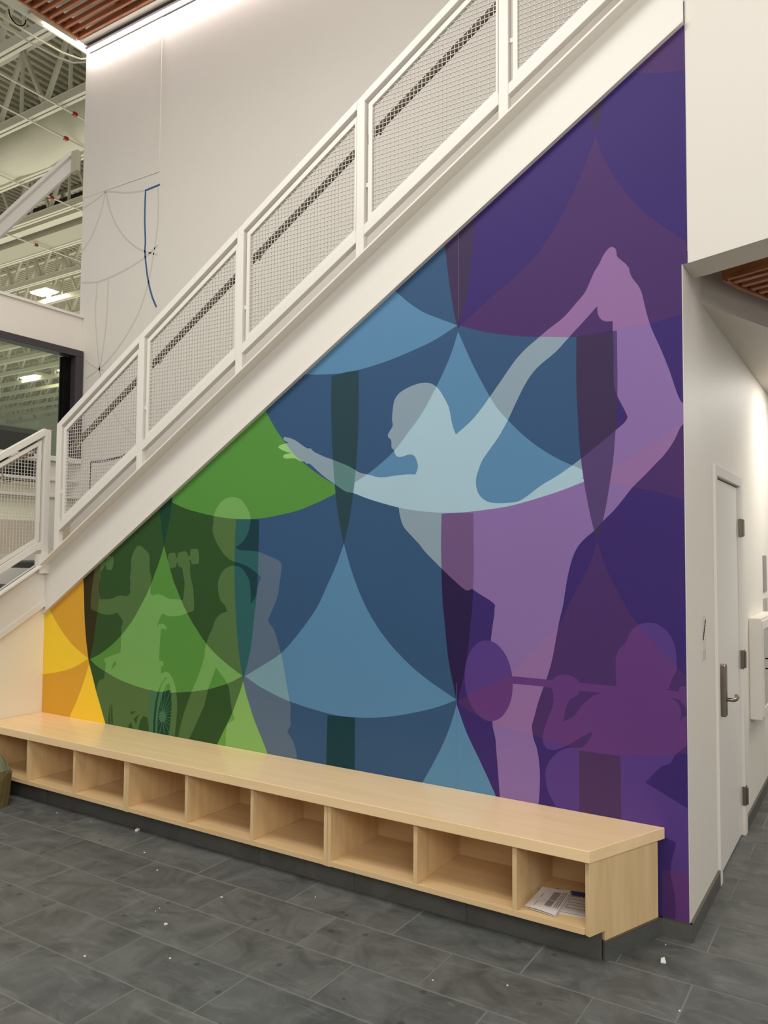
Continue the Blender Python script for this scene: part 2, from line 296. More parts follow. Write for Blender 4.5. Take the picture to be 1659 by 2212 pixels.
# mural outlines in wall metres (x, z)
MURAL_FIELDS = [
 ('green_dark', [(-6.49,2.819),(-0.12,4.658),(-0.214,-0.34),(-6.182,-2.375)]),
 ('blue_dark', [(-3.494,2.68),(-3.379,1.899),(-3.282,1.897),(-3.281,1.8),(-3.284,1.685),(-3.286,1.553),(-3.292,1.457),(-3.3,1.361),(-3.306,1.329),(-3.322,1.188),(-3.342,1.067),(-3.364,0.987),(-3.382,0.932),(-3.394,0.89),(-3.394,0.89),(-3.368,0.816),(-3.336,0.744),(-3.306,0.678),(-3.269,0.613),(-3.228,0.546),(-3.187,0.474),(-3.106,0.341),(-2.96,0.042),(-1.586,0.194),(-1.584,1.887),(-1.09,1.878),(-1.081,3.026),(-1.849,3.927)]),
 ('purple', [(-2.076,3.912),(-2.003,3.58),(-1.99,3.43),(-1.974,3.287),(-1.949,3.111),(-1.918,2.952),(-1.9,2.898),(-1.888,2.912),(-1.787,2.872),(-1.686,2.84),(-1.533,2.804),(-1.378,2.779),(-1.25,2.762),(-1.219,2.047),(-1.358,2.001),(-1.48,1.968),(-1.607,1.939),(-1.737,1.923),(-1.872,1.912),(-1.905,1.911),(-1.998,1.907),(-2.001,1.758),(-1.998,1.618),(-1.989,1.423),(-1.98,1.35),(-1.963,1.195),(-1.952,1.123),(-1.907,0.93),(-1.904,0.908),(-1.846,0.767),(-1.777,0.646),(-1.684,0.476),(-1.611,0.324),(-1.489,0.103),(-0.552,-0.074),(-0.484,4.616)]),
 ('orange', [(-6.432,1.84),(-4.984,1.693),(-4.976,1.552),(-4.958,1.372),(-4.942,1.187),(-4.924,1.067),(-4.904,0.974),(-4.889,0.912),(-4.878,0.881),(-4.837,0.788),(-4.796,0.692),(-4.75,0.602),(-4.687,0.476),(-4.596,0.317),(-4.468,0.129),(-4.466,0.066),(-6.309,-0.233)]),
 ('yellow', [(-5.65,1.545),(-5.417,1.313),(-5.391,1.283),(-5.286,1.169),(-5.182,1.075),(-5.067,0.997),(-4.969,0.948),(-4.889,0.914),(-5.016,0.852),(-5.132,0.813),(-5.269,0.781),(-5.408,0.757),(-5.61,0.732)]),
 ('yellow_bright', [(-4.88,0.876),(-4.913,0.794),(-4.959,0.693),(-5.018,0.582),(-5.085,0.477),(-5.19,0.286),(-5.288,0.001),(-4.477,0.127),(-4.596,0.317),(-4.687,0.476),(-4.75,0.602),(-4.796,0.692),(-4.837,0.788)]),
 ('olive_dark', [(-4.88,0.878),(-4.889,0.912),(-4.904,0.974),(-4.924,1.067),(-4.942,1.187),(-4.958,1.372),(-4.976,1.552),(-4.985,1.727),(-4.777,1.727),(-4.779,1.661),(-4.786,1.499),(-4.789,1.378),(-4.8,1.258),(-4.813,1.193),(-4.825,1.105),(-4.845,0.999),(-4.865,0.934)]),
 ('green_mid', [(-4.128,1.732),(-4.158,1.653),(-4.199,1.566),(-4.241,1.481),(-4.294,1.391),(-4.358,1.301),(-4.425,1.215),(-4.542,1.101),(-4.642,1.026),(-4.758,0.959),(-4.871,0.91),(-4.792,0.867),(-4.686,0.833),(-4.56,0.797),(-4.412,0.771),(-4.256,0.753),(-4.137,0.749),(-4.018,0.757),(-3.876,0.776),(-3.71,0.806),(-3.612,0.834),(-3.529,0.861),(-3.454,0.894),(-3.4,0.922),(-3.489,0.963),(-3.613,1.029),(-3.725,1.108),(-3.81,1.193),(-3.857,1.243),(-3.903,1.299),(-3.952,1.37),(-3.985,1.425),(-4.024,1.487),(-4.058,1.561),(-4.087,1.632),(-4.11,1.688)]),
 ('green_mid', [(-4.057,2.095),(-3.919,2.161),(-3.825,2.219),(-3.768,2.262),(-3.686,2.358),(-3.531,2.549),(-3.299,2.691),(-3.261,2.608),(-3.178,2.479),(-3.137,2.427),(-3.073,2.354),(-3.025,2.299),(-2.955,2.244),(-2.917,2.217),(-2.832,2.161),(-2.77,2.125),(-2.707,2.093),(-2.651,2.065),(-2.65,2.06),(-2.7,2.039),(-2.748,2.02),(-2.809,1.997),(-2.914,1.964),(-2.945,1.954),(-3.104,1.924),(-3.281,1.903),(-3.383,1.901),(-3.489,1.904),(-3.67,1.926),(-3.807,1.952),(-3.936,1.982),(-4.062,2.027)]),
 ('yellow_bright', [(-4.343,2.018),(-4.254,2.009),(-4.195,2.023),(-4.179,2.109),(-4.298,2.081)]),
 ('green_teal', [(-4.191,2.071),(-4.191,2.046),(-4.174,1.95),(-4.156,1.855),(-4.143,1.798),(-4.128,1.735),(-4.11,1.798),(-4.09,1.867),(-4.072,1.945),(-4.059,2.026),(-4.053,2.136)]),
 ('green_mid_low', [(-3.394,0.889),(-3.414,0.832),(-3.443,0.768),(-3.477,0.69),(-3.524,0.608),(-3.559,0.551),(-3.603,0.476),(-3.72,0.304),(-3.088,0.317),(-3.106,0.341),(-3.187,0.474),(-3.228,0.546),(-3.269,0.613),(-3.306,0.678),(-3.336,0.744),(-3.368,0.816)]),
 ('green_teal', [(-4.235,0.754),(-4.239,0.66),(-4.238,0.567),(-4.233,0.351),(-4.054,0.375),(-4.039,0.468),(-4.027,0.585),(-4.023,0.668),(-4.028,0.728),(-4.04,0.772),(-4.137,0.749)]),
 ('strip_teal', [(-3.476,1.902),(-3.481,1.801),(-3.483,1.645),(-3.48,1.528),(-3.474,1.412),(-3.464,1.301),(-3.452,1.189),(-3.435,1.074),(-3.418,0.986),(-3.402,0.931),(-3.394,0.891),(-3.382,0.932),(-3.364,0.987),(-3.342,1.067),(-3.322,1.188),(-3.306,1.329),(-3.3,1.361),(-3.292,1.457),(-3.286,1.553),(-3.284,1.685),(-3.281,1.8),(-3.282,1.897)]),
 ('green_mid', [(-4.343,2.018),(-4.254,2.009),(-4.195,2.023),(-4.179,2.109),(-4.298,2.081)]),
 ('blue_mid', [(-2.636,1.746),(-2.684,1.633),(-2.756,1.496),(-2.824,1.374),(-2.904,1.274),(-2.995,1.175),(-3.092,1.085),(-3.217,1.011),(-3.38,0.922),(-3.269,0.874),(-3.159,0.839),(-3.073,0.815),(-2.927,0.789),(-2.776,0.77),(-2.668,0.762),(-2.545,0.766),(-2.434,0.777),(-2.318,0.796),(-2.178,0.831),(-2.052,0.869),(-1.97,0.901),(-1.906,0.931),(-1.987,0.971),(-2.12,1.042),(-2.241,1.127),(-2.357,1.232),(-2.449,1.344),(-2.524,1.468),(-2.582,1.595)]),
 ('blue_mid', [(-2.984,2.779),(-2.861,2.76),(-2.794,2.753),(-2.669,2.745),(-2.506,2.755),(-2.336,2.781),(-2.174,2.819),(-2.046,2.856),(-1.906,2.917),(-2.016,2.97),(-2.11,3.018),(-2.206,3.087),(-2.272,3.147),(-2.34,3.205),(-2.422,3.311),(-3.151,2.82)]),
 ('blue_mid', [(-1.902,2.882),(-1.942,2.771),(-1.989,2.675),(-2.034,2.597),(-2.085,2.514),(-2.137,2.441),(-2.212,2.358),(-2.299,2.264),(-2.391,2.196),(-2.476,2.143),(-2.564,2.099),(-2.634,2.065),(-2.573,2.038),(-2.489,2.008),(-2.407,1.983),(-2.269,1.947),(-2.134,1.925),(-1.996,1.913),(-1.905,1.911),(-1.872,1.912),(-1.737,1.923),(-1.607,1.939),(-1.48,1.968),(-1.358,2.001),(-1.222,2.047),(-1.189,2.061),(-1.189,2.088),(-1.229,2.108),(-1.28,2.131),(-1.337,2.159),(-1.418,2.208),(-1.5,2.269),(-1.563,2.326),(-1.617,2.382),(-1.671,2.443),(-1.716,2.511),(-1.765,2.598),(-1.806,2.675),(-1.863,2.795)]),
 ('blue_mid', [(-1.906,0.908),(-1.923,0.849),(-1.942,0.794),(-1.978,0.707),(-2.033,0.601),(-2.108,0.473),(-2.202,0.311),(-1.586,0.307),(-1.611,0.324),(-1.684,0.476),(-1.777,0.646),(-1.846,0.767)]),
 ('stripe_slate', [(-2.737,2.738),(-2.738,2.549),(-2.727,2.316),(-2.709,2.119),(-2.686,1.954),(-2.648,1.786),(-2.636,1.745),(-2.625,1.785),(-2.595,1.9),(-2.566,2.093),(-2.549,2.273),(-2.541,2.531),(-2.543,2.746),(-2.593,2.749),(-2.669,2.745)]),
 ('strip_teal', [(-2.74,0.756),(-2.743,0.635),(-2.745,0.398),(-2.546,0.403),(-2.546,0.583),(-2.547,0.763)]),
 ('plum', [(-1.152,3.75),(-1.185,3.664),(-1.245,3.528),(-1.332,3.376),(-1.443,3.228),(-1.577,3.119),(-1.713,3.033),(-1.888,2.912),(-1.787,2.872),(-1.686,2.84),(-1.533,2.804),(-1.378,2.779),(-1.25,2.762),(-1.128,2.767),(-1.061,2.772),(-0.905,2.777),(-0.766,2.798),(-0.664,2.823),(-0.661,3.067),(-0.732,3.126),(-0.816,3.206),(-0.93,3.32),(-1.039,3.476),(-1.111,3.619)]),
 ('plum', [(-1.119,4.048),(-1.042,4.03),(-0.869,3.97),(-0.727,3.942),(-0.65,3.939),(-0.563,4.541),(-1.116,4.541)]),
 ('plum', [(-1.235,2.065),(-1.155,2.082),(-1.082,2.109),(-1.01,2.141),(-0.926,2.188),(-0.842,2.249),(-0.768,2.292),(-0.69,2.351),(-0.695,1.923),(-0.779,1.953),(-0.882,1.987),(-0.988,2.014),(-1.035,2.028),(-1.089,2.04)]),
 ('plum', [(-1.155,1.762),(-1.185,1.673),(-1.235,1.568),(-1.281,1.486),(-1.353,1.338),(-1.416,1.27),(-1.481,1.205),(-1.543,1.147),(-1.589,1.099),(-1.676,1.048),(-1.749,1.012),(-1.835,0.962),(-1.899,0.921),(-1.843,0.884),(-1.803,0.872),(-1.718,0.844),(-1.594,0.821),(-1.49,0.805),(-1.428,0.787),(-1.322,0.776),(-1.247,0.758),(-1.164,0.758),(-1.053,0.766),(-0.929,0.781),(-0.831,0.799),(-0.747,0.817),(-0.689,0.835),(-0.686,1.082),(-0.801,1.194),(-0.891,1.287),(-0.958,1.362),(-1.001,1.417),(-1.053,1.507),(-1.103,1.604),(-1.135,1.685)]),
 ('plum', [(-0.873,0.281),(-0.696,0.311),(-0.699,0.041),(-0.875,0.016)]),
 ('stripe_plum', [(-1.208,3.994),(-1.196,3.939),(-1.176,3.848),(-1.152,3.755),(-1.135,3.81),(-1.117,3.881),(-1.1,3.986),(-1.092,4.063)]),
 ('stripe_plum', [(-2.003,3.58),(-1.99,3.43),(-1.974,3.287),(-1.949,3.111),(-1.918,2.952),(-1.902,2.896),(-1.864,3.021),(-1.835,3.169),(-1.811,3.392),(-1.803,3.537),(-1.799,3.659),(-2.003,3.71)]),
 ('stripe_plum', [(-1.253,2.763),(-1.255,2.609),(-1.252,2.436),(-1.249,2.386),(-1.24,2.22),(-1.22,2.051),(-1.197,1.921),(-1.173,1.816),(-1.155,1.764),(-1.134,1.835),(-1.115,1.915),(-1.094,2.035),(-1.077,2.145),(-1.066,2.272),(-1.058,2.369),(-1.054,2.528),(-1.054,2.595),(-1.055,2.764),(-1.151,2.763)]),
 ('stripe_dark', [(-1.998,1.907),(-2.001,1.758),(-1.998,1.618),(-1.989,1.423),(-1.98,1.35),(-1.963,1.195),(-1.952,1.123),(-1.907,0.93),(-1.903,0.913),(-1.861,1.068),(-1.84,1.204),(-1.823,1.348),(-1.818,1.395),(-1.811,1.513),(-1.808,1.713),(-1.81,1.906),(-1.81,1.906),(-1.899,1.911)]),
 ('stripe_plum2', [(-1.25,0.76),(-1.251,0.473),(-1.253,0.371),(-1.051,0.409),(-1.052,0.475),(-1.054,0.761)]),
]
MURAL_FIGURES = [
 ('wheelchair', [(-4.714,1.658),(-4.647,1.654),(-4.64,1.622),(-4.648,1.583),(-4.659,1.556),(-4.72,1.562),(-4.721,1.6),(-4.736,1.584),(-4.762,1.555),(-4.78,1.544),(-4.782,1.499),(-4.795,1.438),(-4.79,1.398),(-4.779,1.347),(-4.645,1.356),(-4.598,1.373),(-4.547,1.382),(-4.493,1.377),(-4.465,1.393),(-4.451,1.406),(-4.46,1.429),(-4.456,1.467),(-4.463,1.506),(-4.453,1.561),(-4.455,1.623),(-4.445,1.662),(-4.418,1.706),(-4.395,1.731),(-4.356,1.73),(-4.333,1.717),(-4.312,1.702),(-4.281,1.685),(-4.269,1.664),(-4.263,1.557),(-4.251,1.534),(-4.243,1.511),(-4.249,1.473),(-4.252,1.408),(-4.224,1.39),(-4.199,1.401),(-4.167,1.403),(-4.117,1.392),(-4.068,1.375),(-4.005,1.376),(-3.936,1.371),(-3.931,1.408),(-3.924,1.482),(-3.935,1.533),(-3.95,1.587),(-3.985,1.596),(-3.993,1.618),(-4.001,1.62),(-4.008,1.591),(-4.061,1.578),(-4.078,1.61),(-4.084,1.635),(-4.085,1.669),(-4.077,1.679),(-4.021,1.687),(-4.01,1.666),(-4.004,1.649),(-3.996,1.649),(-3.992,1.683),(-3.961,1.693),(-3.919,1.697),(-3.903,1.682),(-3.895,1.665),(-3.879,1.667),(-3.875,1.704),(-3.868,1.71),(-3.806,1.712),(-3.798,1.686),(-3.794,1.646),(-3.798,1.615),(-3.86,1.61),(-3.871,1.638),(-3.886,1.637),(-3.875,1.616),(-3.877,1.568),(-3.862,1.506),(-3.843,1.448),(-3.836,1.393),(-3.834,1.313),(-3.836,1.306),(-3.892,1.29),(-3.964,1.268),(-4.028,1.262),(-4.081,1.263),(-4.129,1.276),(-4.163,1.224),(-4.182,1.174),(-4.165,1.196),(-4.144,1.206),(-4.108,1.202),(-4.084,1.185),(-4.087,1.168),(-4.119,1.172),(-4.141,1.173),(-4.15,1.022),(-4.152,0.96),(-4.113,0.955),(-4.107,0.931),(-4.133,0.916),(-4.129,0.87),(-4.11,0.881),(-4.084,0.889),(-4.052,0.88),(-4.021,0.853),(-3.997,0.811),(-3.981,0.761),(-3.971,0.668),(-3.974,0.592),(-3.987,0.478),(-3.997,0.383),(-4.427,0.324),(-4.596,0.317),(-4.687,0.476),(-4.75,0.602),(-4.793,0.685),(-4.782,0.734),(-4.768,0.763),(-4.711,0.787),(-4.702,0.852),(-4.692,0.896),(-4.709,0.898),(-4.711,0.929),(-4.543,0.983),(-4.539,1.169),(-4.529,1.173),(-4.528,1.208),(-4.586,1.26),(-4.641,1.245),(-4.69,1.239),(-4.763,1.245),(-4.825,1.259),(-4.875,1.27),(-4.879,1.294),(-4.876,1.375),(-4.863,1.456),(-4.848,1.538),(-4.844,1.594),(-4.857,1.6),(-4.866,1.57),(-4.925,1.571),(-4.947,1.642),(-4.876,1.693),(-4.763,1.694),(-4.741,1.656),(-4.737,1.62),(-4.722,1.622)], [[(-4.608,0.912),(-4.587,0.916),(-4.584,0.897),(-4.611,0.875),(-4.639,0.845),(-4.627,0.884)],[(-4.641,0.618),(-4.634,0.614),(-4.636,0.537),(-4.629,0.479),(-4.658,0.479),(-4.653,0.535)],[(-4.626,0.615),(-4.613,0.588),(-4.604,0.479),(-4.621,0.479),(-4.629,0.538)],[(-4.431,0.584),(-4.368,0.597),(-4.412,0.566)],[(-4.337,0.578),(-4.394,0.54),(-4.365,0.508),(-4.351,0.552)],[(-4.415,0.515),(-4.443,0.49),(-4.441,0.448),(-4.389,0.455)],[(-4.291,0.575),(-4.323,0.542),(-4.34,0.486),(-4.338,0.43),(-4.236,0.443),(-4.24,0.52),(-4.257,0.567),(-4.281,0.568)],[(-4.086,0.851),(-4.114,0.82),(-4.155,0.754),(-4.181,0.661),(-4.193,0.566),(-4.197,0.417),(-4.176,0.42),(-4.172,0.569),(-4.161,0.672),(-4.137,0.76),(-4.103,0.821),(-4.071,0.853)],[(-4.114,0.624),(-4.134,0.665),(-4.131,0.688),(-4.123,0.718),(-4.112,0.624)],[(-4.108,0.625),(-4.118,0.718),(-4.104,0.757),(-4.078,0.806),(-4.106,0.625)],[(-4.102,0.625),(-4.074,0.806),(-4.047,0.816),(-4.037,0.777),(-4.1,0.625)],[(-4.096,0.624),(-4.032,0.777),(-4.027,0.74),(-4.027,0.709),(-4.094,0.623)],[(-4.089,0.622),(-4.023,0.708),(-4.023,0.684),(-4.024,0.667),(-4.086,0.619)],[(-4.083,0.618),(-4.021,0.665),(-4.023,0.65),(-4.026,0.639),(-4.08,0.614)],[(-4.077,0.611),(-4.023,0.636),(-4.025,0.625),(-4.027,0.617),(-4.074,0.605)],[(-4.073,0.602),(-4.025,0.614),(-4.027,0.603),(-4.027,0.594),(-4.072,0.59)],[(-4.072,0.587),(-4.028,0.59),(-4.029,0.581),(-4.029,0.57),(-4.074,0.576)],[(-4.077,0.573),(-4.031,0.567),(-4.032,0.556),(-4.032,0.542),(-4.081,0.565)],[(-4.085,0.562),(-4.036,0.54),(-4.037,0.523),(-4.038,0.499),(-4.089,0.558)],[(-4.094,0.556),(-4.043,0.497),(-4.048,0.458),(-4.069,0.419),(-4.099,0.553)],[(-4.104,0.552),(-4.074,0.418),(-4.109,0.414),(-4.145,0.408),(-4.11,0.551)],[(-4.115,0.552),(-4.15,0.408),(-4.157,0.484),(-4.153,0.523),(-4.122,0.554)],[(-4.126,0.555),(-4.157,0.525),(-4.153,0.55),(-4.151,0.563),(-4.136,0.565)],[(-4.138,0.567),(-4.154,0.565),(-4.152,0.575),(-4.151,0.582),(-4.143,0.582)],[(-4.143,0.586),(-4.151,0.585),(-4.15,0.592),(-4.15,0.6),(-4.139,0.603)],[(-4.137,0.606),(-4.147,0.603),(-4.147,0.611),(-4.147,0.623),(-4.129,0.616)],[(-4.125,0.618),(-4.143,0.625),(-4.142,0.639),(-4.139,0.664),(-4.119,0.622)]]),
 ('player', [(-3.508,2.044),(-3.442,2.028),(-3.395,1.986),(-3.365,1.943),(-3.353,1.9),(-3.361,1.847),(-3.385,1.792),(-3.421,1.754),(-3.477,1.724),(-3.456,1.711),(-3.414,1.705),(-3.343,1.702),(-3.282,1.696),(-3.207,1.674),(-3.134,1.649),(-3.106,1.634),(-3.098,1.616),(-3.1,1.574),(-3.111,1.514),(-3.124,1.432),(-3.152,1.368),(-3.172,1.332),(-3.2,1.277),(-3.189,1.261),(-3.163,1.236),(-3.139,1.203),(-3.121,1.156),(-3.095,1.09),(-3.08,1.04),(-3.057,0.948),(-3.039,0.874),(-3.021,0.808),(-3.014,0.779),(-3.015,0.708),(-3.012,0.662),(-3.019,0.649),(-3.035,0.63),(-3.029,0.614),(-3.002,0.588),(-2.982,0.557),(-2.959,0.478),(-2.938,0.395),(-3.532,0.361),(-3.532,0.477),(-3.526,0.586),(-3.515,0.614),(-3.464,0.643),(-3.461,0.656),(-3.48,0.69),(-3.497,0.763),(-3.513,0.836),(-3.526,0.862),(-3.549,0.886),(-3.627,0.956),(-3.654,0.895),(-3.689,0.819),(-3.724,0.705),(-3.76,0.637),(-3.814,0.543),(-3.853,0.479),(-3.911,0.38),(-3.984,0.37),(-3.953,0.483),(-3.927,0.577),(-3.895,0.661),(-3.837,0.786),(-3.789,0.874),(-3.752,0.96),(-3.732,1.012),(-3.725,1.065),(-3.712,1.109),(-3.692,1.157),(-3.666,1.198),(-3.655,1.227),(-3.633,1.266),(-3.589,1.3),(-3.564,1.309),(-3.538,1.314),(-3.558,1.351),(-3.597,1.384),(-3.616,1.431),(-3.622,1.478),(-3.613,1.525),(-3.579,1.573),(-3.527,1.601),(-3.48,1.607),(-3.443,1.601),(-3.412,1.584),(-3.38,1.55),(-3.357,1.52),(-3.346,1.474),(-3.341,1.371),(-3.297,1.426),(-3.287,1.476),(-3.259,1.539),(-3.305,1.57),(-3.371,1.604),(-3.433,1.622),(-3.48,1.631),(-3.523,1.645),(-3.576,1.68),(-3.626,1.734),(-3.663,1.79),(-3.68,1.841),(-3.675,1.865),(-3.671,1.921),(-3.653,1.965),(-3.612,2.011),(-3.564,2.038)], []),
 ('gymnast', [(-3.098,2.39),(-3.09,2.401),(-3.048,2.391),(-3.005,2.374),(-2.952,2.341),(-2.91,2.318),(-2.884,2.316),(-2.87,2.301),(-2.813,2.273),(-2.772,2.256),(-2.72,2.239),(-2.67,2.219),(-2.61,2.196),(-2.559,2.169),(-2.528,2.153),(-2.476,2.141),(-2.391,2.12),(-2.297,2.125),(-2.211,2.129),(-2.162,2.126),(-2.146,2.162),(-2.155,2.206),(-2.168,2.228),(-2.195,2.239),(-2.243,2.23),(-2.275,2.23),(-2.292,2.245),(-2.303,2.273),(-2.315,2.282),(-2.32,2.329),(-2.34,2.346),(-2.341,2.359),(-2.326,2.382),(-2.309,2.408),(-2.314,2.437),(-2.31,2.498),(-2.3,2.549),(-2.283,2.574),(-2.262,2.591),(-2.192,2.618),(-2.138,2.628),(-2.096,2.627),(-2.054,2.613),(-2.019,2.583),(-1.982,2.527),(-1.956,2.475),(-1.941,2.406),(-1.931,2.369),(-1.914,2.328),(-1.881,2.351),(-1.817,2.4),(-1.769,2.449),(-1.716,2.512),(-1.66,2.581),(-1.609,2.645),(-1.568,2.693),(-1.515,2.74),(-1.455,2.781),(-1.395,2.822),(-1.319,2.868),(-1.253,2.931),(-1.212,2.972),(-1.188,3.016),(-1.163,3.068),(-1.139,3.103),(-1.115,3.146),(-1.09,3.173),(-1.076,3.177),(-1.06,3.165),(-1.054,3.148),(-1.052,3.126),(-1.02,3.09),(-0.996,3.058),(-0.991,3.032),(-0.978,3.002),(-0.954,2.966),(-0.937,2.927),(-0.929,2.889),(-0.91,2.804),(-0.893,2.748),(-0.855,2.653),(-0.814,2.538),(-0.791,2.46),(-0.767,2.396),(-0.729,2.354),(-0.73,2.312),(-0.768,2.281),(-0.779,2.259),(-0.801,2.214),(-0.843,2.155),(-0.88,2.118),(-0.934,2.063),(-0.988,2.011),(-1.035,1.953),(-1.075,1.906),(-1.128,1.855),(-1.173,1.808),(-1.217,1.772),(-1.247,1.739),(-1.271,1.697),(-1.296,1.618),(-1.314,1.528),(-1.327,1.447),(-1.346,1.371),(-1.364,1.278),(-1.387,1.166),(-1.413,1.083),(-1.428,1.043),(-1.458,0.959),(-1.477,0.889),(-1.489,0.849),(-1.487,0.822),(-1.478,0.776),(-1.466,0.75),(-1.449,0.642),(-1.45,0.538),(-1.455,0.479),(-1.464,0.397),(-1.653,0.362),(-1.661,0.477),(-1.67,0.589),(-1.681,0.714),(-1.685,0.76),(-1.7,0.819),(-1.702,0.886),(-1.712,1.119),(-1.71,1.249),(-1.702,1.317),(-1.69,1.393),(-1.689,1.419),(-1.686,1.429),(-1.695,1.442),(-1.771,1.485),(-1.818,1.513),(-1.843,1.502),(-1.862,1.509),(-1.909,1.543),(-1.999,1.616),(-2.037,1.649),(-2.101,1.706),(-2.134,1.743),(-2.191,1.796),(-2.236,1.843),(-2.257,1.896),(-2.267,1.947),(-2.407,1.983),(-2.489,2.008),(-2.573,2.038),(-2.624,2.048),(-2.648,2.06),(-2.705,2.094),(-2.79,2.147),(-2.849,2.192),(-2.9,2.227),(-2.917,2.225),(-2.929,2.238),(-2.959,2.243),(-3.007,2.264),(-3.072,2.266),(-3.094,2.273),(-3.098,2.282),(-3.09,2.29),(-3.033,2.297),(-3.091,2.314),(-3.117,2.326),(-3.137,2.339),(-3.13,2.349),(-3.091,2.357),(-3.056,2.363),(-3.087,2.377)], [[(-1.148,2.899),(-1.213,2.837),(-1.29,2.766),(-1.358,2.702),(-1.456,2.634),(-1.508,2.576),(-1.569,2.471),(-1.615,2.382),(-1.671,2.293),(-1.728,2.223),(-1.76,2.18),(-1.781,2.133),(-1.795,2.084),(-1.793,2.042),(-1.777,2.002),(-1.75,1.976),(-1.715,1.96),(-1.607,1.956),(-1.564,1.96),(-1.53,1.975),(-1.438,2.037),(-1.357,2.08),(-1.28,2.128),(-1.234,2.16),(-1.153,2.218),(-1.066,2.285),(-1.015,2.328),(-1.008,2.344),(-1.013,2.36),(-1.055,2.448),(-1.069,2.494),(-1.072,2.559),(-1.071,2.673),(-1.074,2.766),(-1.075,2.814),(-1.106,2.816),(-1.129,2.829),(-1.145,2.855),(-1.148,2.874)]]),
 ('squatter', [(-1.61,1.081),(-1.591,1.081),(-1.413,1.081),(-1.382,1.08),(-1.365,1.1),(-1.336,1.111),(-1.303,1.113),(-1.281,1.107),(-1.27,1.103),(-1.256,1.091),(-1.249,1.081),(-1.07,1.081),(-1.072,1.121),(-1.073,1.187),(-1.069,1.224),(-1.055,1.255),(-1.024,1.288),(-1.015,1.315),(-0.993,1.351),(-0.962,1.375),(-0.928,1.384),(-0.885,1.381),(-0.848,1.359),(-0.823,1.329),(-0.807,1.289),(-0.8,1.239),(-0.799,1.188),(-0.802,1.169),(-0.817,1.144),(-0.834,1.092),(-0.855,1.086),(-0.793,1.084),(-0.785,1.105),(-0.77,1.11),(-0.724,1.119),(-0.726,0.997),(-0.767,1.022),(-0.789,1.048),(-0.828,1.052),(-0.802,1.042),(-0.786,1.016),(-0.782,0.996),(-0.788,0.951),(-0.766,0.977),(-0.726,0.995),(-0.727,0.875),(-0.767,0.841),(-0.813,0.796),(-0.831,0.761),(-0.866,0.744),(-0.941,0.658),(-0.766,0.577),(-0.731,0.561),(-0.737,0.031),(-0.814,0.012),(-0.816,0.082),(-0.815,0.168),(-0.825,0.22),(-0.834,0.273),(-0.83,0.334),(-0.813,0.393),(-0.811,0.417),(-0.859,0.428),(-1.324,0.357),(-1.368,0.478),(-1.405,0.539),(-1.419,0.607),(-1.415,0.653),(-1.384,0.709),(-1.329,0.755),(-1.29,0.768),(-1.237,0.775),(-1.211,0.803),(-1.194,0.83),(-1.185,0.858),(-1.248,0.818),(-1.295,0.784),(-1.343,0.758),(-1.376,0.744),(-1.414,0.746),(-1.429,0.766),(-1.433,0.794),(-1.424,0.841),(-1.409,0.888),(-1.385,0.946),(-1.376,0.988),(-1.38,1.016),(-1.389,1.044),(-1.428,1.045),(-1.589,1.044),(-1.61,1.044)], [[(-1.244,1.043),(-1.137,1.043),(-1.178,1.027),(-1.205,1.006),(-1.238,0.971),(-1.275,0.92),(-1.327,0.887),(-1.318,0.94),(-1.294,0.997),(-1.27,1.011),(-1.252,1.028)]]),
 ('barbell_plate', [(-1.591,1.059),(-1.591,1.014),(-1.598,0.97),(-1.611,0.931),(-1.63,0.897),(-1.653,0.87),(-1.68,0.852),(-1.709,0.843),(-1.739,0.845),(-1.768,0.857),(-1.795,0.878),(-1.819,0.908),(-1.838,0.946),(-1.852,0.988),(-1.858,1.034),(-1.858,1.08),(-1.851,1.125),(-1.837,1.166),(-1.818,1.2),(-1.793,1.227),(-1.766,1.244),(-1.736,1.251),(-1.706,1.248),(-1.677,1.235),(-1.65,1.212),(-1.627,1.182),(-1.609,1.145),(-1.597,1.103)], []),
]

# =================================================================== THE SETTING
X_LEFT, X_COR, X_MUR = -5.42, -0.754, -0.730      # return wall, corridor wall, upper end of the mural wall
def stringer_bottom(x): return 2.729 + 0.6307 * (x + 3)
def stringer_top(x): return 3.072 + 0.624 * (x + 3)

# ---- slate floor: slab with every tile a piece of its own (running bond, 0.606 x 0.303)
floor = struct('floor', MB().box(-7.5, 4.0, -7.0, 6.5, -0.06, -0.0012), GROUT, 'dark slate tile floor of the hall and corridor')
TL, TW, GAP = 0.606, 0.303, 0.004
def tile_mesh():
    mb = MB(); a, b = TL / 2 - GAP / 2, TW / 2 - GAP / 2; e = 0.003
    vs = [(-a, -b, -0.012), (a, -b, -0.012), (a, b, -0.012), (-a, b, -0.012), (-a, -b, -e * .5), (a, -b, -e * .5), (a, b, -e * .5), (-a, b, -e * .5),
          (-a + e, -b + e, 0), (a - e, -b + e, 0), (a - e, b - e, 0), (-a + e, b - e, 0)]
    fs = [(0, 1, 5, 4), (1, 2, 6, 5), (2, 3, 7, 6), (3, 0, 4, 7), (4, 5, 9, 8), (5, 6, 10, 9), (6, 7, 11, 10), (7, 4, 8, 11), (8, 9, 10, 11)]
    mb.add(vs, fs); return mb.mesh('floor_tile')
TILE_ME = tile_mesh(); TILE_ME.materials.append(SLATE)
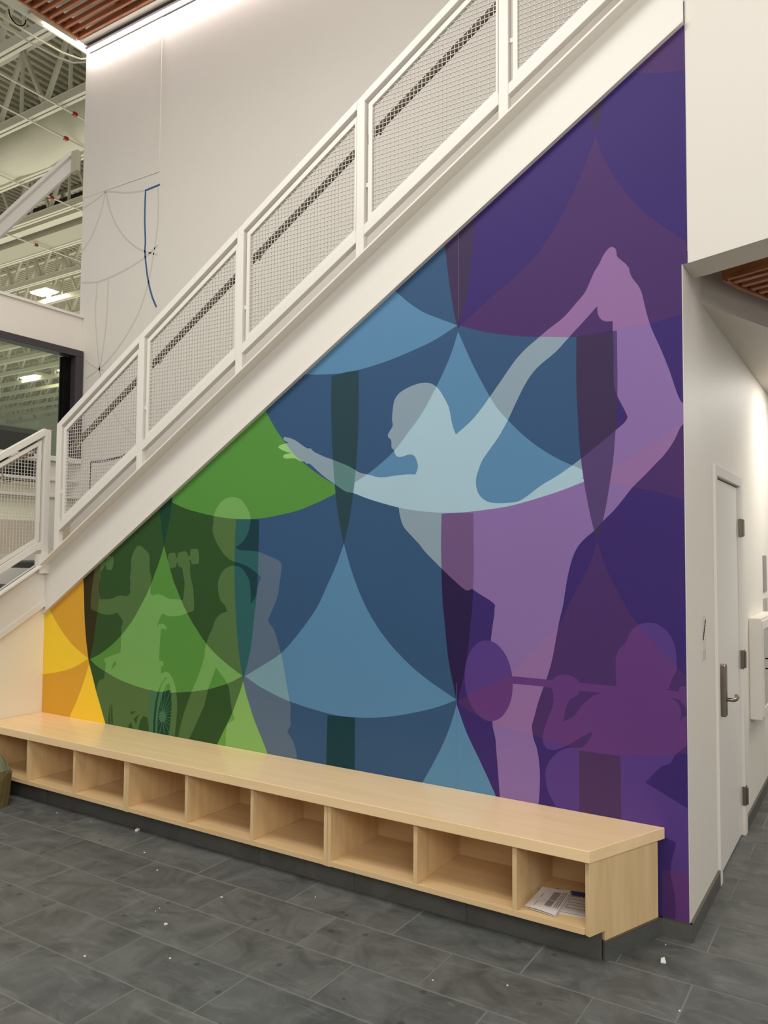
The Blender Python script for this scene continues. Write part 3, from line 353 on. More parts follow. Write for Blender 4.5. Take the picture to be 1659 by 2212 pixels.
for j in range(-9, 15):
    yc = -0.362 + TW * (j + 0.5)
    shift = 0.0 if j % 2 == 0 else TL / 2
    for i in range(-9, 4):
        xc = -0.978 + 0.303 + TL * i + shift
        if j >= 2 and not (X_COR - 0.31 < xc < 0.95): continue        # behind the mural wall
        if xc < X_LEFT - 0.1: continue
        if j < -5 and (xc > 0.6 or xc < -4.2): continue
        if j == 1 and xc < -1.5: continue
        t = obj('floor_tile', TILE_ME, None, floor, loc=(xc, yc, random.uniform(-0.0008, 0.0004)))
        t.rotation_euler.z = 0

# ---- mural wall (under the stair), return wall, corridor wall, upper wall, bulkhead
zl, zr = stringer_bottom(X_LEFT) + 0.12, stringer_bottom(X_MUR) + 0.12
struct('wall_mural', MB().prism([(X_LEFT, 0, 0), (X_COR - 0.121, 0, 0), (X_COR - 0.121, 0, 3.085), (X_MUR, 0, 3.085), (X_MUR, 0, zr), (X_LEFT, 0, zl)], (0, 0.11, 0)), WHITE_WALL,
       'wall under the staircase that carries the mural')
struct('wall_left', MB().prism([(X_LEFT, 0, 0), (X_LEFT, -3.2, 0), (X_LEFT, -3.2, 0.02), (X_LEFT, -2.0, 0.1), (X_LEFT, 0.0, 1.277)], (-0.1, 0, 0)), WARM_WALL,
       'cream return wall below the lower stair flight')
D0, D1, DH = 0.705, 1.625, 2.172        # door opening in the corridor wall
struct('wall_corridor', MB().box(X_COR - 0.12, X_COR, 0.0, D0, 0, 3.03).box(X_COR - 0.12, X_COR, D0, D1, DH, 3.03).box(X_COR - 0.12, X_COR, D1, 6.0, 0, 3.03), WHITE_WALL,
       'white corridor wall with the service door')
UY = 1.25
wall_upper = struct('wall_upper', MB().box(-6.8, X_COR - 0.13, UY, UY + 0.15, 1.2, 7.6).box(X_COR - 0.13, 2.5, UY, UY + 0.15, 3.5, 7.6), WHITE_WALL, 'tall white wall behind the staircase')
# unfinished plaster patch, left of the taped seam
obj('plaster_patch', MB().box(-6.8, -5.68, UY - 0.004, UY, 5.26, 6.80), PLASTER, wall_upper)['label'] = 'rough unpainted plaster patch'
obj('seam_bead', MB().box(-5.684, -5.678, UY - 0.007, UY - 0.003, 5.26, 6.80), WHITE_WALL, wall_upper)
obj('seam_bead', MB().beam((-6.40, UY - 0.005, 5.262), (-5.68, UY - 0.005, 5.255), 0.004, 0.008), WHITE_WALL, wall_upper)
SKETCH = mat('pencil_grey_line', (203, 197, 189), 0.7, spec=0.1)
BLUE_LINE = mat('blue_painter_line', (58, 92, 138), 0.5)
NAVY_LINE = mat('navy_painter_line', (58, 66, 82), 0.5)
def sketch(pts, w, m, name='sketch_line'):
    path = smooth_poly([(x, z) for x, z in pts], 5, 60, closed=False)
    o = obj(name, MB().ribbon([(p.x, UY, p.y) for p in path], w, (0, -1, 0), 0.0015), m, wall_upper)
    return o
sketch([(-6.451,5.251),(-6.344,5.225),(-6.187,5.175),(-6.018,5.142),(-5.86,5.119)], 0.01595, SKETCH)
sketch([(-6.451,5.251),(-6.498,5.089),(-6.564,4.961),(-6.65,4.836),(-6.791,4.709)], 0.0145, SKETCH)
sketch([(-6.441,5.237),(-6.373,5.049),(-6.262,4.86),(-6.12,4.702),(-5.949,4.575),(-5.832,4.517),(-5.679,4.462)], 0.01885, SKETCH)
sketch([(-6.451,5.251),(-6.556,5.211),(-6.782,5.161)], 0.0145, SKETCH)
sketch([(-5.691,5.106),(-5.682,4.823),(-5.714,4.561),(-5.735,4.47),(-5.791,4.234),(-5.927,3.942),(-6.135,3.712),(-6.334,3.555),(-6.471,3.479),(-6.673,3.403)], 0.0145, SKETCH)
sketch([(-5.674,4.553),(-5.831,4.478),(-6.076,4.411),(-6.382,4.364),(-6.541,4.357),(-6.778,4.391)], 0.0174, SKETCH)
sketch([(-6.54,4.345),(-6.555,4.041),(-6.516,3.742),(-6.471,3.479)], 0.0145, SKETCH)
sketch([(-6.373,4.351),(-6.384,3.956),(-6.425,3.671),(-6.471,3.479)], 0.0145, SKETCH)
sketch([(-6.681,3.587),(-6.579,3.521),(-6.47,3.473),(-6.408,3.454)], 0.0145, SKETCH)
sketch([(-6.471,3.479),(-6.468,3.397),(-6.481,3.294)], 0.0145, SKETCH)
sketch([(-6.47,3.473),(-6.373,3.225),(-6.192,2.957),(-5.903,2.755)], 0.0116, SKETCH)
sketch([(-5.668,5.128),(-5.864,5.12),(-5.868,4.967),(-5.865,4.807),(-5.851,4.6),(-5.855,4.55),(-5.837,4.411),(-5.799,4.236),(-5.738,4.068),(-5.679,3.964)], 0.0203, BLUE_LINE)
sketch([(-6.57,2.563),(-6.402,2.561),(-6.233,2.576),(-6.068,2.602),(-5.889,2.661),(-5.69,2.743)], 0.0203, NAVY_LINE)
sketch([(-6.57,2.563),(-6.574,2.417),(-6.576,2.212)], 0.0203, NAVY_LINE)
# bulkhead over the corridor mouth, turned 20.5 degrees to the mural
BD = Vector((0.9367, -0.3502, 0)); BN = Vector((0.3502, 0.9367, 0))      # along the bulkhead / into the corridor
A0 = Vector((X_MUR, 0, 3.03))
def para(o, a, b, z0, z1):      # parallelogram block: origin, two plan vectors
    o = Vector((o[0], o[1], z0))
    return MB().prism([o, o + a, o + a + b, o + b], (0, 0, z1 - z0))
struct('wall_bulkhead', para(A0, BD * 4.5, BN * 0.21, 3.03, 8.2), WHITE_WALL, 'white bulkhead over the corridor entrance')
# filler between the bulkhead and the corridor wall
struct('trim_1', MB().prism([(X_COR - 0.12, 0.002, 3.031), (X_MUR - 0.001, 0.002, 3.031), (X_MUR + 0.072, 0.197, 3.031), (X_MUR + 0.072, 0.205, 3.031), (X_COR - 0.12, 0.245, 3.031)], (0, 0, 0.05)), WHITE_WALL)
struct('wall_corridor_end', MB().box(X_COR, 3.6, 6.0, 6.1, 0, 3.4), WHITE_WALL, 'white wall at the far end of the corridor')
struct('ceiling_corridor', MB().prism([(X_COR - 0.05, 0.30, 2.965), (X_COR + 0.337 * 5.6, 0.30 + 0.9415 * 5.6, 2.965), (X_COR - 0.05, 5.8, 2.965)], (0, 0, 0.36)), WHITE_WALL, 'white dropped ceiling of the corridor')
struct('ceiling_recess', MB().box(-0.9, 3.5, 0.1, 6.0, 3.36, 3.42), WHITE_WALL, 'recessed ceiling above the timber slats')

# timber slat panel hung in the recess
sp = empty('slat_ceiling_panel', (0, 0, 3.05))
tag(sp, 'cedar slat ceiling panel hanging in the corridor recess', 'ceiling panel')
o0 = Vector((-0.636, 0.385, 0))
EN = BN
def sobj(name, mb, m=CEDAR): return obj(name, mb, m, sp)
sobj('fascia_board', para(o0, BD * 2.6, EN * 0.022, 0.0, 0.115))
# left edge follows a bevelled corner and then the corridor
kx = o0 + EN * 0.03 + BD * 0.0
lc = [o0, o0 + BD * (-0.02) + EN * 0.16, o0 + BD * (-0.02) + EN * 2.4]
for a, b in zip(lc[:-1], lc[1:]):
    sobj('edge_board', MB().beam(a + Vector((0, 0, 0.05)), b + Vector((0, 0, 0.05)), 0.022, 0.10))
for k in range(26):
    st = o0 + EN * (0.075 + 0.085 * k)
    sobj('slat', para(st + BD * 0.0, BD * 2.6, EN * 0.036, 0.005, 0.085))
sobj('backing_panel', para(o0 + EN * 0.02, BD * 2.6, EN * 2.3, 0.16, 0.17), BLACK)

# ---- skirting tiles
SK = 0.075
def skirting(name, x0, y0, x1, y1, nrm, h=SK, label=None, step=0.606, m=SLATE_DARK, trim=True, t=0.012):
    """row of skirting tiles from (x0,y0) to (x1,y1), proud along nrm"""
    a = Vector((x0, y0, 0)); b = Vector((x1, y1, 0)); d = b - a; L = d.length; d.normalize(); n = Vector(nrm)
    root = empty(name, (0, 0, 0)); tag(root, label, None, None, 'structure')
    k = max(1, round(L / step)); w = L / k
    for i in range(k):
        p = a + d * (w * i + 0.001)
        q = d * (w - 0.002)
        obj('skirting_tile', MB().prism([p, p + q, p + q + n * t, p + n * t], (0, 0, h)), m, root)
    if trim:
        p = a + Vector((0, 0, h)); obj('edge_trim', MB().prism([p, p + d * L, p + d * L + n * (t + 0.001), p + n * (t + 0.001)], (0, 0, 0.004)), TRIM_METAL, root)
    return root
skirting('baseboard_mural', -0.885, 0, X_COR + 0.012, 0, (0, -1, 0), label='short slate skirting under the mural end')
skirting('baseboard_corridor', X_COR, -0.012, X_COR, 0.695, (1, 0, 0), label='slate skirting before the service door')
skirting('baseboard_corridor_far', X_COR, 1.64, X_COR, 6.0, (1, 0, 0), label='slate skirting beyond the service door')
skirting('baseboard_bench', X_LEFT, -0.366, -1.032, -0.366, (0, -1, 0), 0.122, 'recessed slate toe kick under the cubby bench', trim=False)
skirting('baseboard_bench_end', -1.030, -0.372, -0.880, 0.0, (0.925, -0.375, 0), SK, 'slate skirting at the angled bench end')

# ---- service door
d1 = empty('door_1', (X_COR, D0, 0)); tag(d1, 'white flush service door in the corridor wall', 'door', None, 'structure')
del d1['category']
def dob(name, x0, x1, y0, y1, z0, z1, m, bevel=0.002, parent=None):
    return obj(name, MB().box(x0, x1, y0 - D0, y1 - D0, z0, z1), m, parent or d1, bevel)
DOORW = mat('door_white_paint', (226, 220, 212), 0.42, spec=0.45)
dob('door_frame_jamb', -0.12, 0.014, D0 - 0.012, 0.748, 0.0, 2.178, DOORW)
dob('door_frame_jamb', -0.12, 0.014, 1.556, D1 + 0.012, 0.0, 2.178, DOORW)
dob('door_frame_head', -0.12, 0.0135, 0.7482, 1.5558, 2.121, 2.178, DOORW)
leaf = dob('door_leaf', -0.055, -0.008, 0.752, 1.552, 0.010, 2.112, DOORW)
for z in (1.865, 1.06, 0.238):
    h = dob('hinge', 0.0, 0.020, 1.545, 1.600, z - 0.055, z + 0.055, HINGE, 0.001)
    dob('hinge_pin', 0.012, 0.030, 1.558, 1.576, z - 0.052, z + 0.052, HINGE, 0.004, h).location = (0, 0, 0)
lk = dob('lock_plate', -0.008, 0.030, 0.810, 0.872, 0.838, 1.112, STAINLESS, 0.006)
lk['label'] = 'long stainless lock plate'
lv = [(0.0, 0.857 - D0, 0.925), (0.055, 0.857 - D0, 0.925), (0.064, 0.862 - D0, 0.925), (0.068, 0.90 - D0, 0.925), (0.066, 0.955 - D0, 0.925), (0.056, 0.985 - D0, 0.928)]
obj('lever_handle', MB().tube(lv, 0.0105, 12), STAINLESS, lk, smooth=True)

# stair pictogram sign on the corridor wall
sg = empty('stair_sign', (X_COR, 0.375, 1.295)); tag(sg, 'small white sign with a black stair pictogram beside the door', 'sign')
obj('sign_plate', MB().box(0, 0.004, -0.046, 0.046, -0.110, 0.110), mat('sign_white', (214, 210, 203), 0.25), sg, 0.0015)
obj('sign_lower_plate', MB().box(0.004, 0.0055, -0.040, 0.040, -0.105, -0.058), mat('sign_pale', (196, 192, 184), 0.2), sg)
stp = MB()
for k in range(6):
    y = -0.030 + 0.011 * k; z = -0.010 + 0.0155 * k
    stp.box(0.004, 0.0065, y, y + 0.0135, z, z + 0.007); stp.box(0.004, 0.0065, y + 0.0095, y + 0.0135, z, z + 0.0185)
pg = obj('stair_pictogram', stp, mat('sign_black', (18, 17, 16), 0.5), sg); pg['label'] = 'black rising stair steps'

# surface-mounted cabinet and far sign
fc = empty('fire_cabinet', (X_COR, 1.9, 0.636)); tag(fc, 'white surface mounted fire cabinet on the corridor wall', 'cabinet')
obj('cabinet_body', MB().box(0, 0.075, 0, 0.74, 0, 0.652), STEEL_WHITE, fc, 0.006)
obj('door_frame', MB().box(0.0745, 0.082, 0.015, 0.06, 0.02, 0.632).box(0.0745, 0.082, 0.68, 0.725, 0.02, 0.632).box(0.0745, 0.082, 0.06, 0.68, 0.02, 0.07).box(0.0745, 0.082, 0.06, 0.68, 0.58, 0.632), STEEL_WHITE, fc)
obj('door_pane', MB().box(0.0748, 0.077, 0.06, 0.68, 0.07, 0.58), mat('clear_cabinet_pane', (168, 166, 160), 0.12, spec=0.8), fc)
for z in (0.315, 0.38):
    obj('door_catch', MB().box(0.082, 0.10, 0.12, 0.13, z, z + 0.008), BLACK, fc)
rs = empty('room_sign', (X_COR, 2.66, 1.21)); tag(rs, 'tall grey room sign past the fire cabinet', 'sign')
obj('sign_plate', MB().box(0, 0.008, 0, 0.16, 0.22, 0.485), mat('sign_mauve_grey', (150, 140, 140), 0.4), rs, 0.001)
obj('sign_lower_plate', MB().box(0, 0.008, -0.02, 0.18, 0.0, 0.17), mat('sign_pale_grey', (172, 168, 162), 0.4), rs, 0.001)

# =================================================================== MURAL
C8 = {
 'green_dark': (46, 78, 38), 'green_mid': (84, 140, 60), 'green_mid_low': (100, 154, 68), 'green_teal': (22, 66, 44),
 'orange': (216, 160, 50), 'yellow': (244, 204, 52), 'yellow_bright': (248, 204, 56), 'olive_dark': (48, 44, 18),
 'strip_teal': (22, 58, 66), 'blue_dark': (52, 82, 116), 'blue_mid': (86, 130, 164), 'stripe_slate': (40, 66, 74),
 'purple': (58, 40, 103), 'plum': (72, 46, 98), 'stripe_plum': (60, 46, 78), 'stripe_dark': (42, 28, 68), 'stripe_plum2': (72, 48, 88)}
G8 = {'green_dark': (80, 110, 62), 'green_mid': (114, 164, 88), 'green_mid_low': (130, 174, 94), 'green_teal': (66, 112, 80),
 'orange': (200, 146, 44), 'yellow': (224, 182, 46), 'yellow_bright': (240, 194, 52), 'olive_dark': (78, 82, 46),
 'strip_teal': (42, 92, 92), 'blue_dark': (88, 106, 126), 'blue_mid': (118, 152, 164), 'stripe_slate': (90, 128, 124)}
Y8 = {'green_mid': (148, 196, 118), 'green_dark': (100, 130, 90), 'blue_dark': (134, 152, 164), 'blue_mid': (160, 187, 199), 'stripe_slate': (88, 128, 124),
 'purple': (132, 104, 158), 'plum': (140, 104, 152), 'stripe_plum': (82, 62, 108), 'stripe_dark': (108, 82, 124), 'stripe_plum2': (132, 104, 158)}
Q8 = {'purple': (84, 58, 126), 'plum': (96, 56, 117), 'stripe_plum2': (74, 50, 90), 'stripe_plum': (84, 58, 126), 'stripe_dark': (84, 58, 126), 'blue_dark': (84, 58, 126), 'blue_mid': (84, 58, 126)}
FIGPAL = {'wheelchair': G8, 'player': G8, 'gymnast': Y8, 'squatter': Q8, 'barbell_plate': Q8}
def build_mural():
    polys = []                                   # (kind, name, pts)
    clip = [(X_LEFT + 0.001, 0.0), (X_COR - 0.003, 0.0), (X_COR - 0.003, 3.03), (X_MUR - 0.001, 3.03), (X_MUR - 0.001, zr - 0.01), (X_LEFT + 0.001, zl - 0.01)]
    polys.append(('clip', 'clip', [Vector(p) for p in clip]))
    for n, p in MURAL_FIELDS: polys.append(('field', n, smooth_poly(p, 4, 40)))
    for n, p, holes in MURAL_FIGURES:
        polys.append(('fig', n, smooth_poly(p, 3, 48)))
        for h in holes: polys.append(('hole', n, smooth_poly(h, 3, 40) if len(h) > 8 else [Vector(q) for q in h]))
    V, Fc = [], []
    for k, n, p in polys:
        a = sum(p[i].x * p[(i + 1) % len(p)].y - p[(i + 1) % len(p)].x * p[i].y for i in range(len(p)))
        if a < 0: p = p[::-1]
        o = len(V); V += [Vector((q.x, q.y)) for q in p]; Fc.append(list(range(o, o + len(p))))
    vs, es, fs, ov, oe, of = delaunay_2d_cdt(V, [], Fc, 1, 1e-5, True)
    groups = {}
    order = ['wheelchair', 'player', 'gymnast', 'squatter', 'barbell_plate']
    for f, src in zip(fs, of):
        s = set(src)
        if 0 not in s: continue
        field = None
        for i in s:
            if polys[i][0] == 'field' and (field is None or i > field): field = i
        if field is None: continue
        fname = polys[field][1]
        fig = None
        for nm in order:
            inside = any(polys[i][0] == 'fig' and polys[i][1] == nm for i in s)
            hole = any(polys[i][0] == 'hole' and polys[i][1] == nm for i in s)
            if inside and not hole and fname in FIGPAL[nm]: fig = nm
        key = fig or ('field', field)
        groups.setdefault(key, {}).setdefault(fname, []).append(f)
    # every painted patch that stands alone is a part of its own
    split = {}
    for key, d in groups.items():
        if not isinstance(key, tuple): split[(key, 0)] = d; continue
        (fname, tris), = d.items(); par = {}
        def find(a):
            while par.setdefault(a, a) != a: par[a] = par[par[a]]; a = par[a]
            return a
        for t in tris:
            for i in t[1:]: par[find(i)] = find(t[0])
        comps = {}
        for t in tris: comps.setdefault(find(t[0]), []).append(t)
        def size(ts): return sum(abs((vs[t[1]] - vs[t[0]]).cross(vs[t[2]] - vs[t[0]])) / 2 for t in ts)
        cs = sorted(comps.values(), key=size, reverse=True)
        keep = [cs[0]]
        for c in cs[1:]:
            if size(c) > 0.0012: keep.append(c)
            else: keep[0] = keep[0] + c
        for n_, c in enumerate(keep): split[(key, n_)] = {fname: c}
    root = empty('mural', (0, -0.002, 0))
    tag(root, 'large painted mural of athlete silhouettes over yellow, green, blue and purple bell shapes', 'mural')
    FNAME = {'green_dark': 'dark_green_ground', 'green_mid': 'green_bell', 'green_mid_low': 'green_bell', 'green_teal': 'dark_green_stripe', 'orange': 'orange_ground',
             'yellow': 'yellow_bell', 'yellow_bright': 'yellow_bell', 'olive_dark': 'olive_stripe', 'strip_teal': 'dark_teal_stripe', 'blue_dark': 'dark_blue_ground', 'blue_mid': 'blue_bell',
             'stripe_slate': 'slate_stripe', 'purple': 'purple_ground', 'plum': 'plum_bell', 'stripe_plum': 'plum_stripe', 'stripe_dark': 'dark_violet_stripe', 'stripe_plum2': 'plum_stripe'}
    NAMES = {
             'wheelchair': ('wheelchair_lifter_silhouette', 'green silhouette of a wheelchair athlete lifting two dumbbells'),
             'player': ('ball_player_silhouette', 'pale silhouette of a figure holding a ball overhead'),
             'gymnast': ('dancer_silhouette', 'light blue and mauve silhouette of a dancer holding one foot overhead'),
             'squatter': ('barbell_lifter_silhouette', 'purple silhouette of a lifter with a barbell on the shoulders'),
             'barbell_plate': ('barbell_plate_silhouette', 'purple disc of the barbell')}
    for (key, part_no), d in split.items():
        name, label = NAMES[key] if key in NAMES else (FNAME[polys[key[1]][1]], None)
        me = bpy.data.meshes.new(name); ids = {}; verts = []; faces = []; mi = []
        for k, (fname, tris) in enumerate(d.items()):
            col = FIGPAL[key][fname] if key in FIGPAL else C8[fname]
            me.materials.append(mat('mural_%s_%s' % (key if key in FIGPAL else 'field', fname), col, 0.5, spec=0.16, noise=0.03, nscale=2.5, bump=0.04, bscale=120))
            for t in tris:
                idx = []
                for i in t:
                    if i not in ids: ids[i] = len(verts); verts.append((vs[i].x, 0.0, vs[i].y))
                    idx.append(ids[i])
                faces.append(tuple(idx)); mi.append(k)
        me.from_pydata(verts, [], faces)
        for p, m_ in zip(me.polygons, mi): p.material_index = m_
        me.update()
        for p in me.polygons:
            if p.normal.y > 0: p.flip()
        me.update()
        o = obj(name, me, None, root)
        if label: o['label'] = label
    seam = mat('mural_seam', (120, 126, 150), 0.5)
    for x, z0, z1 in ((-1.906, 0.47, 1.02), (-1.901, 2.95, 3.42)):
        obj('panel_seam', MB().box(x - 0.0005, x + 0.0005, -0.0008, 0, z0, z1), seam, root)
    return root
build_mural()

# =================================================================== CUBBY BENCH
ZT, ZB = 0.473, 0.423           # bench top board
YF = -0.456                     # cabinet fronts
# the continuous top board, right end cut at an angle
bt = empty('bench_top', (0, 0, ZB)); tag(bt, 'long glossy maple bench top with an angled right end', 'bench top')
TOPB = [(-5.415, -0.003), (-3.705, -0.003), (-3.705, -0.474), (-5.415, -0.474)]
for seg in ([(-5.415, -0.003), (-5.415, -0.474), (-3.104, -0.474), (-3.104, -0.003)], [(-3.1035, -0.003), (-3.1035, -0.474), (-1.052, -0.474), (-0.858, -0.003)]):
    obj('top_board', MB().prism([(x, y, 0) for x, y in seg], (0, 0, ZT - ZB)), MAPLE_TOP, bt, 0.0025)

def end_x(y): return -1.058 + (y - YF) * (0.179 / 0.456)     # angled end plane of the last cabinet
def make_cabinet(x0, x1, inner, label, angled=False):
    root = empty('cubby_cabinet', ((x0 + x1) / 2, -0.23, 0.075)); tag(root, label, 'cabinet', 'cubby cabinets of the bench')
    ox, oy, oz = root.location
    def part(name, mb, m, bevel=0.001): 
        mb.v = [(a - ox, b - oy, c - oz) for a, b, c in mb.v]
        return obj(name, mb, m, root, bevel)
    T = 0.021
    if angled:
        part('bottom_panel', MB().prism([(x0 + T, YF, 0.122), (end_x(YF) - 0.024, YF, 0.122), (end_x(-0.005) - 0.024, -0.005, 0.122), (x0 + T, -0.005, 0.122)], (0, 0, 0.026)), MAPLE)
        part('back_panel', MB().box(x0 + T, end_x(-0.012) - 0.024, -0.014, -0.003, 0.148, ZB - 0.001), MAPLE)
        # end panel notched over the toe kick
        d = Vector((0.179, 0.456, 0)).normalized(); n = Vector((-d.y, d.x, 0))
        p0 = Vector((end_x(YF), YF, 0)); L = 0.456 / d.y - 0.019; c = 0.098
        pts = [p0 + Vector((0, 0, 0.119)), p0 + d * c + Vector((0, 0, 0.119)), p0 + d * c + Vector((0, 0, 0.079)), p0 + d * L + Vector((0, 0, 0.079)), p0 + d * L + Vector((0, 0, ZB - 0.001)), p0 + Vector((0, 0, ZB - 0.001))]
        part('end_panel', MB().prism(pts, n * 0.022), MAPLE_V)
        part('side_panel', MB().box(x0, x0 + T, YF, -0.003, 0.12, ZB - 0.001), MAPLE_V)
    else:
        part('bottom_panel', MB().box(x0 + T, x1 - T, YF, -0.003, 0.122, 0.148), MAPLE)
        part('back_panel', MB().box(x0 + T, x1 - T, -0.014, -0.003, 0.148, ZB - 0.001), MAPLE)
        part('side_panel', MB().box(x0, x0 + T, YF, -0.003, 0.12, ZB - 0.001), MAPLE_V)
        part('side_panel', MB().box(x1 - T, x1, YF, -0.003, 0.12, ZB - 0.001), MAPLE_V)
    for x in inner:
        part('divider', MB().box(x - 0.0105, x + 0.0105, YF + 0.002, -0.014, 0.1485, ZB - 0.001), MAPLE_V)
    return root
make_cabinet(-5.412, -3.913, (-4.902, -4.412), 'maple cubby cabinet at the left end beside the paper bag')
make_cabinet(-3.911, -2.402, (-3.403, -2.906), 'middle maple cubby cabinet with three empty compartments')
make_cabinet(-2.400, -1.06, (-1.890, -1.391), 'right maple cubby cabinet with an angled end panel', True)

# =================================================================== PAPERS IN THE RIGHT CUBBY
PAPER = mat('white_paper', (222, 216, 210), 0.6, spec=0.2, noise=0.03, nscale=20)
PRINT = mat('grey_print', (146, 140, 136), 0.7)
PRINT_D = mat('dark_print', (92, 88, 88), 0.7)
nl = empty('folded_newsletter', (-1.296, -0.295, 0.149)); tag(nl, 'folded white newsletter lying in the right cubby', 'paper')
def sheet(name, quad, z, parent, m, nu=10, nv=10, curl=0.0, off=0.0, thick=0.0012):
    """curled sheet over a quad (four plan corners: front-left, back-left, back-right, front-right)"""
    a, b, c, d = [Vector((*q, 0)) for q in quad]; vs = []; fs = []
    for i in range(nu + 1):
        u = i / nu
        for j in range(nv + 1):
            v = j / nv
            p = (a * (1 - u) + d * u) * (1 - v) + (b * (1 - u) + c * u) * v
            h = z + curl * (0.35 * (1 - v) ** 2 * (0.6 + 0.8 * math.sin(u * 2.4 + 0.4)) + 0.9 * v * v * 0.6 + 0.25 * math.sin(u * 5 + v * 3) * 0.3)
            vs.append((p.x - parent.location.x, p.y - parent.location.y, h + off - parent.location.z))
    N = len(vs); vs += [(x, y, zz - thick) for x, y, zz in vs]
    for i in range(nu):
        for j in range(nv):
            q = i * (nv + 1) + j
            fs.append((q, q + nv + 1, q + nv + 2, q + 1)); fs.append((N + q, N + q + 1, N + q + nv + 2, N + q + nv + 1))
    for i in range(nu):
        q = i * (nv + 1); fs.append((q, N + q, N + q + nv + 1, q + nv + 1)); q += nv; fs.append((q, q + nv + 1, N + q + nv + 1, N + q))
    for j in range(nv):
        q = j; fs.append((q, q + 1, N + q + 1, N + q)); q = nu * (nv + 1) + j; fs.append((q, N + q, N + q + 1, q + 1))
    return obj(name, MB().add(vs, fs), m, parent, smooth=False)
NQ = [(-1.361, -0.412), (-1.366, -0.190), (-1.238, -0.158), (-1.218, -0.425)]
sheet('lower_leaf', [(x + 0.004, y) for x, y in NQ], 0.1505, nl, PAPER, curl=0.006)
sheet('upper_leaf', NQ, 0.1545, nl, PAPER, curl=0.014)
def sub_quad(q, u0, u1, v0, v1):
    a, b, c, d = [Vector((*p, 0)) for p in q]
    def at(u, v): 
        p = (a * (1 - u) + d * u) * (1 - v) + (b * (1 - u) + c * u) * v
        return (p.x, p.y)
    return [at(u0, v0), at(u0, v1), at(u1, v1), at(u1, v0)]
def print_on(quad, u0, u1, v0, v1, parent, m, z, curl, name='printed_block'):
    """print following the curl of its sheet"""
    a, b, c, d = [Vector((*p, 0)) for p in quad]; vs = []; fs = []; nu = nv = 5
    for i in range(nu + 1):
        for j in range(nv + 1):
            u = u0 + (u1 - u0) * i / nu; v = v0 + (v1 - v0) * j / nv
            p = (a * (1 - u) + d * u) * (1 - v) + (b * (1 - u) + c * u) * v
            h = z + 0.0006 + curl * (0.35 * (1 - v) ** 2 * (0.6 + 0.8 * math.sin(u * 2.4 + 0.4)) + 0.9 * v * v * 0.6 + 0.25 * math.sin(u * 5 + v * 3) * 0.3)
            vs.append((p.x - parent.location.x, p.y - parent.location.y, h - parent.location.z))
    for i in range(nu):
        for j in range(nv):
            q = i * (nv + 1) + j; fs.append((q, q + nv + 1, q + nv + 2, q + 1))
    return obj(name, MB().add(vs, fs), m, parent)
print_on(NQ, 0.50, 0.74, 0.52, 0.86, nl, PRINT, 0.1545, 0.014)
print_on(NQ, 0.50, 0.72, 0.24, 0.50, nl, PRINT, 0.1545, 0.014)
for u in (0.79, 0.85, 0.91): print_on(NQ, u, u + 0.03, 0.25, 0.88, nl, PRINT, 0.1545, 0.014, 'printed_line')
print_on(NQ, 0.20, 0.22, 0.55, 0.72, nl, PRINT_D, 0.1545, 0.014, 'printed_line')
print_on(NQ, 0.22, 0.24, 0.12, 0.36, nl, PRINT, 0.1545, 0.014, 'printed_line')
fm = empty('blue_header_form', (-1.19, -0.25, 0.149)); tag(fm, 'white printed form with a blue header band under the newsletter', 'paper')
FQ = [(-1.285, -0.385), (-1.318, -0.140), (-1.140, -0.105), (-1.100, -0.362)]
sheet('form_sheet', FQ, 0.1495, fm, PAPER, curl=0.0)
bl = mat('blue_print', (26, 58, 140), 0.5)
print_on(FQ, 0.02, 0.98, 0.80, 0.99, fm, bl, 0.1495, 0.0, 'blue_header')
for v in (0.50, 0.27):
    for q in ((0.45, 0.98, v, v + 0.012), (0.45, 0.98, v + 0.13, v + 0.142), (0.45, 0.458, v, v + 0.14)):
        print_on(FQ, *q, fm, PRINT_D, 0.1495, 0.0, 'form_field_line')
print_on(FQ, 0.03, 0.98, 0.055, 0.065, fm, PRINT_D, 0.1495, 0.0, 'form_field_line')
def text_mesh(body, size, m, parent, loc, rot):
    cu = bpy.data.curves.new('text', 'FONT'); cu.body = body; cu.size = size; cu.extrude = 0.0002
    o = bpy.data.objects.new('printed_heading', cu); COL.objects.link(o)
    dg = bpy.context.evaluated_depsgraph_get(); me = bpy.data.meshes.new_from_object(o.evaluated_get(dg))
    bpy.data.objects.remove(o); me.materials.clear(); me.materials.append(m)
    t = bpy.data.objects.new('printed_heading', me); COL.objects.link(t); t.parent = parent; t.location = loc; t.rotation_euler = rot
    return t
text_mesh('ion C', 0.032, PRINT_D, fm, (-1.228 + 1.19, -0.190 + 0.25, 0.1502 - 0.149), (0, 0, math.radians(11)))

